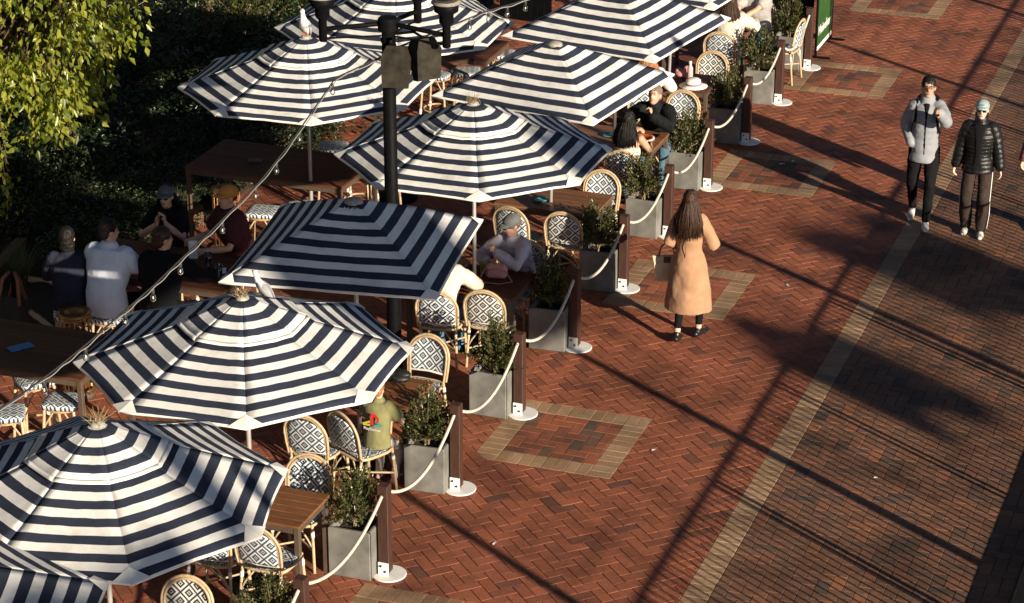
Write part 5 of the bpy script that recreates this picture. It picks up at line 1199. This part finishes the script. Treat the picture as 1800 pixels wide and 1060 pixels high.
# ------------------------------------------------------------------ things on the tables
def small(name, label, cat, mb, mat, loc, rotz=0, smooth=True): return tag(mb.build(name, mat, None, smooth, loc, R(rotz)), label, cat)
PNK = pmat('dusty_pink_leather', (.50, .23, .22), .55, .1, 12, .2, 60)
pb = thing('pink_handbag', 'dusty pink box handbag with a strap on the shaded table', 'handbag', (-8.42, 22.78, .752), R(12))
m_ = MB(); m_.box((0, 0, .085), (.24, .10, .17), .035); blob('bag_body', m_, PNK, pb, .008, 4)
MB().etube([(-.12, -.05, .09), (0, -.055, .135), (.12, -.05, .09)], .004, n=6).build('zip', BRASS, pb, True)
MB().etube([(-.12, 0, .11), (-.17, -.06, .02), (-.10, -.15, .008), (.06, -.17, .008), (.18, -.10, .008), (.12, -.02, .06)], .009, .004, n=8).build('strap', PNK, pb, True)
fd = thing('food_basket', 'red checked food tray with white napkin on the shaded table', 'food tray', (-8.66, 22.60, .752), R(10))
MB().lathe([(.10, 0), (.135, .035), (.13, .04), (.095, .012)], 20).build('tray', RED_INK, fd, True)
for k_ in range(16): MB().ell((random.uniform(-.08, .08), random.uniform(-.08, .08), random.uniform(.02, .05)), (.022, .016, .012), n=8, m=6).build('tomato_piece', RED_INK if k_ % 3 else CANE, fd, True)
MB().box((.03, -.14, .012), (.10, .06, .022), .004).build('napkin', WHITE_INK, fd)
small('drink_can', 'yellow green drink can beside the pink handbag', 'can', MB().lathe([(.026, 0), (.032, .008), (.032, .12), (.026, .132)], 20), pmat('lime_can', (.30, .28, .05), .35, .15, 12, .05, 40), (-8.61, 22.88, .752))
small('bread_basket', 'wicker bread basket at the back of the shaded table', 'basket', MB().lathe([(.08, 0), (.12, .06), (.115, .065), (.07, .015)], 18), CANED, (-8.90, 22.93, .752))
TEAL = pmat('teal_ceramic', (.06, .30, .36), .35, .1, 10, .05, 40)
small('blue_dish', 'round teal dish on the table with the umbrella pole right of the lamp post', 'dish', MB().lathe([(.05, 0), (.085, .012), (.088, .018), (.05, .008)], 24), TEAL, (-8.76, 25.14, .752))
small('blue_dish', 'round teal dish beside the person in the strapless cream top', 'dish', MB().lathe([(.05, 0), (.085, .012), (.088, .018), (.05, .008)], 24), TEAL, (-8.72, 27.54, .752))
pz = thing('pizza', 'red topped pizza on a plate between two diners', 'pizza', (-8.29, 27.56, .752))
MB().lathe([(.10, 0), (.15, .012), (.15, .018), (.09, .012)], 28).build('plate', WPAINT, pz, True); MB().lathe([(.13, .014), (.135, .024), (.115, .026), (.112, .022)], 28).build('topping', pmat('tomato_topping', (.50, .09, .03), .6, .45, 40, .4, 60), pz, True)
small('phone', 'black phone lying at the table edge by the person in the black jacket', 'phone', MB().box((0, 0, .005), (.075, .15, .009), .003), SHADE, (-8.17, 27.70, .752), -10, False)
ht = thing('sun_hat', 'white brimmed sun hat lying on the far table', 'hat', (-8.28, 29.76, .752)); MB().lathe([(.18, .002), (.185, .008), (.10, .022), (.095, .085), (.07, .105), (.02, .108)], 28).build('hat_body', HEM, ht, True); MB().lathe([(.1015, .024), (.1005, .045), (.098, .046), (.098, .024)], 28).build('hat_band', PINK, ht, True)
bt = thing('water_bottle', 'pale pink water bottle standing on the far table', 'bottle', (-8.39, 29.98, .752)); MB().lathe([(.034, 0), (.037, .01), (.037, .17), (.018, .21), (.018, .225)], 20).build('bottle_body', pmat('pale_pink_plastic', (.62, .38, .38), .4, .05, 10, 0, 20), bt, True); MB().lathe([(.020, .222), (.020, .255), (.016, .262)], 16).build('lid', WPAINT, bt, True)
small('cloth_bundle', 'crumpled pink scarf beside the pale pink bottle', 'scarf', MB().ell((0, 0, .05), (.10, .07, .05)).ell((.06, .04, .09), (.06, .05, .06)).ell((-.05, .02, .07), (.05, .06, .05)), cloth('pink_scarf', (.58, .27, .25)), (-8.53, 30.08, .752))
small('black_bag', 'black slouchy bag on the table in front of the fourth planter', 'bag', MB().ell((0, 0, .05), (.14, .09, .05)).ell((.05, .02, .085), (.09, .06, .035)).ell((-.06, 0, .07), (.07, .07, .05)), pmat('black_bag_nylon', (.014, .014, .015), .5, .3, 20, .5, 40), (-8.42, 20.02, .752))
small('blue_card', 'bright blue card lying on the dark high table at the left', 'card', MB().box((0, 0, .004), (.13, .24, .006), .002), pmat('blue_card', (.03, .17, .38), .5, .05, 10, 0, 20), (-11.85, 18.92, 1.052), -35, False)
small('menu_holder', 'small dark menu holder on the high slatted table', 'menu holder', MB().box((0, 0, .012), (.16, .11, .022), .005), pmat('grey_green_card', (.05, .065, .06), .5, .1, 10, .1, 20), (-12.0, 24.46, 1.052), 18, False)
small('paper_menu', 'white paper sheet on the shaded high table', 'paper', MB().box((0, 0, .003), (.21, .15, .003), .001), WHITE_INK, (-10.95, 21.30, 1.052), 25, False)
for i, (x, y) in enumerate([(-12.0, 21.38), (-11.7, 21.13), (-11.1, 21.43), (-10.85, 21.18)]):
    small('drinking_glass', f'drinking glass on the shaded high table, {ORD[i]} from the left', 'glass', MB().lathe([(.028, 0), (.036, .13), (.033, .13), (.026, .01)], 16), GLASS, (x, y, 1.052))['group'] = 'glasses on the shaded table'
small('water_flask', 'tall glass water bottle at the left end of the shaded high table', 'bottle', MB().lathe([(.04, 0), (.042, .2), (.016, .27), (.016, .30)], 16), GLASS, (-12.22, 21.33, 1.052))
small('menu_card', 'upright white menu card on the shaded high table', 'menu card', MB().box((0, 0, .10), (.09, .012, .20), .002), WHITE_INK, (-11.32, 21.53, 1.052), 20, False)
lb = thing('leather_bag', 'brown leather shoulder bag hanging on a dark stand at the left', 'bag', (-13.15, 20.95, 0))
LEA = pmat('tan_leather', (.24, .085, .032), .5, .3, 14, .25, 50)
MB().etube([(0, 0, 0), (0, 0, .86)], .02, n=10).build('stand', BLACKM, lb, True); MB().lathe([(.17, 0.002), (.17, .02), (.03, .035)], 20).build('stand_foot', BLACKM, lb, True)
m_ = MB(); m_.box((0, -.03, .42), (.34, .15, .34), .06); blob('bag_body', m_, pmat('dark_bag_canvas', (.03, .024, .02), .8, .3, 12, .3, 50), lb, .012, 5)
for sx in (-1, 1): MB().etube([(sx * .13, -.12, .55), (sx * .09, -.05, .80), (sx * .03, 0, .87), (sx * .03, .06, .78), (sx * .10, .06, .55)], .022, .007, n=8).build('strap', LEA, lb, True)
# drooping branch at the left edge, litter on the paving
random.seed(77); vs_ = []; P, D = [], []; mb = MB()
dbr = thing('drooping_branch', 'long drooping branch of small bright leaves at the left edge', 'branch', (-13.9, 22.6, 0))
for b_ in range(5):
    p = V((random.uniform(-.7, -.05), random.uniform(-.5, .2), 2.6)); pts = [p]
    for q in range(9): p = p + V((random.uniform(.0, .07), random.uniform(-.10, .02), -.17)); pts.append(p)
    mb.etube(pts, [.008 - .0006 * i for i in range(10)], n=5)
    for i, q in enumerate(pts):
        for _ in range(9): P.append(q + V((random.gauss(0, .05), random.gauss(0, .05), random.gauss(0, .06)))); D.append(V((random.gauss(0, .3), random.gauss(0, .3), -.9)))
mb.build('twigs', BARK, dbr, True); v, f = leaf_cloud(np.array(P), np.array(D), .085, .55, .2, .4); link('foliage', leaf_obj('foliage', v, f, LEAF_TREE), dbr)['kind'] = 'stuff'
for i, (x, y, a) in enumerate([(-6.95, 29.3, 20), (-6.85, 29.45, 70), (-3.95, 21.05, 10), (-6.1, 20.9, 40), (-5.9, 25.4, 130), (-6.9, 18.6, 80)]):
    w_ = random.uniform(.02, .045); small('paper_scrap', f'tiny pale paper scrap on the paving, {ORD[i]} of those scattered', 'litter', MB().add([(-w_, -.008, .002), (w_, -.010, .006), (w_ * .8, .010, .003), (-w_ * .7, .012, .007)], [(0, 1, 2, 3)]), WHITE_INK, (x, y, .003), a, False)['group'] = 'paper scraps on the paving'

fd_ = R(8.5 - 90); f_ = V((math.cos(fd_), math.sin(fd_), 0)); r_ = V((-f_.y, f_.x, 0))
def on_u4(x, d):
    u_ = d / 1.0; return f_ * d + r_ * x + V((0, 0, canopy_z(u_, 2.2, 2.70, 1.12) + .006))
for st_ in ([(-.075, .17), (-.055, .11)], [(-.055, .11), (-.045, .13)], [(-.020, .11), (-.035, .15), (-.015, .165), (-.008, .145), (-.030, .14)], [(.030, .115), (.012, .118), (.012, .138), (.030, .15), (.012, .168)], [(.045, .115), (.068, .115), (.052, .168)], [(.078, .115), (.072, .165)]):
    MB().etube([on_u4(x, d) for x, d in st_], .0032, n=5).build('chalk_stroke', WHITE_INK, U['u4'], True)
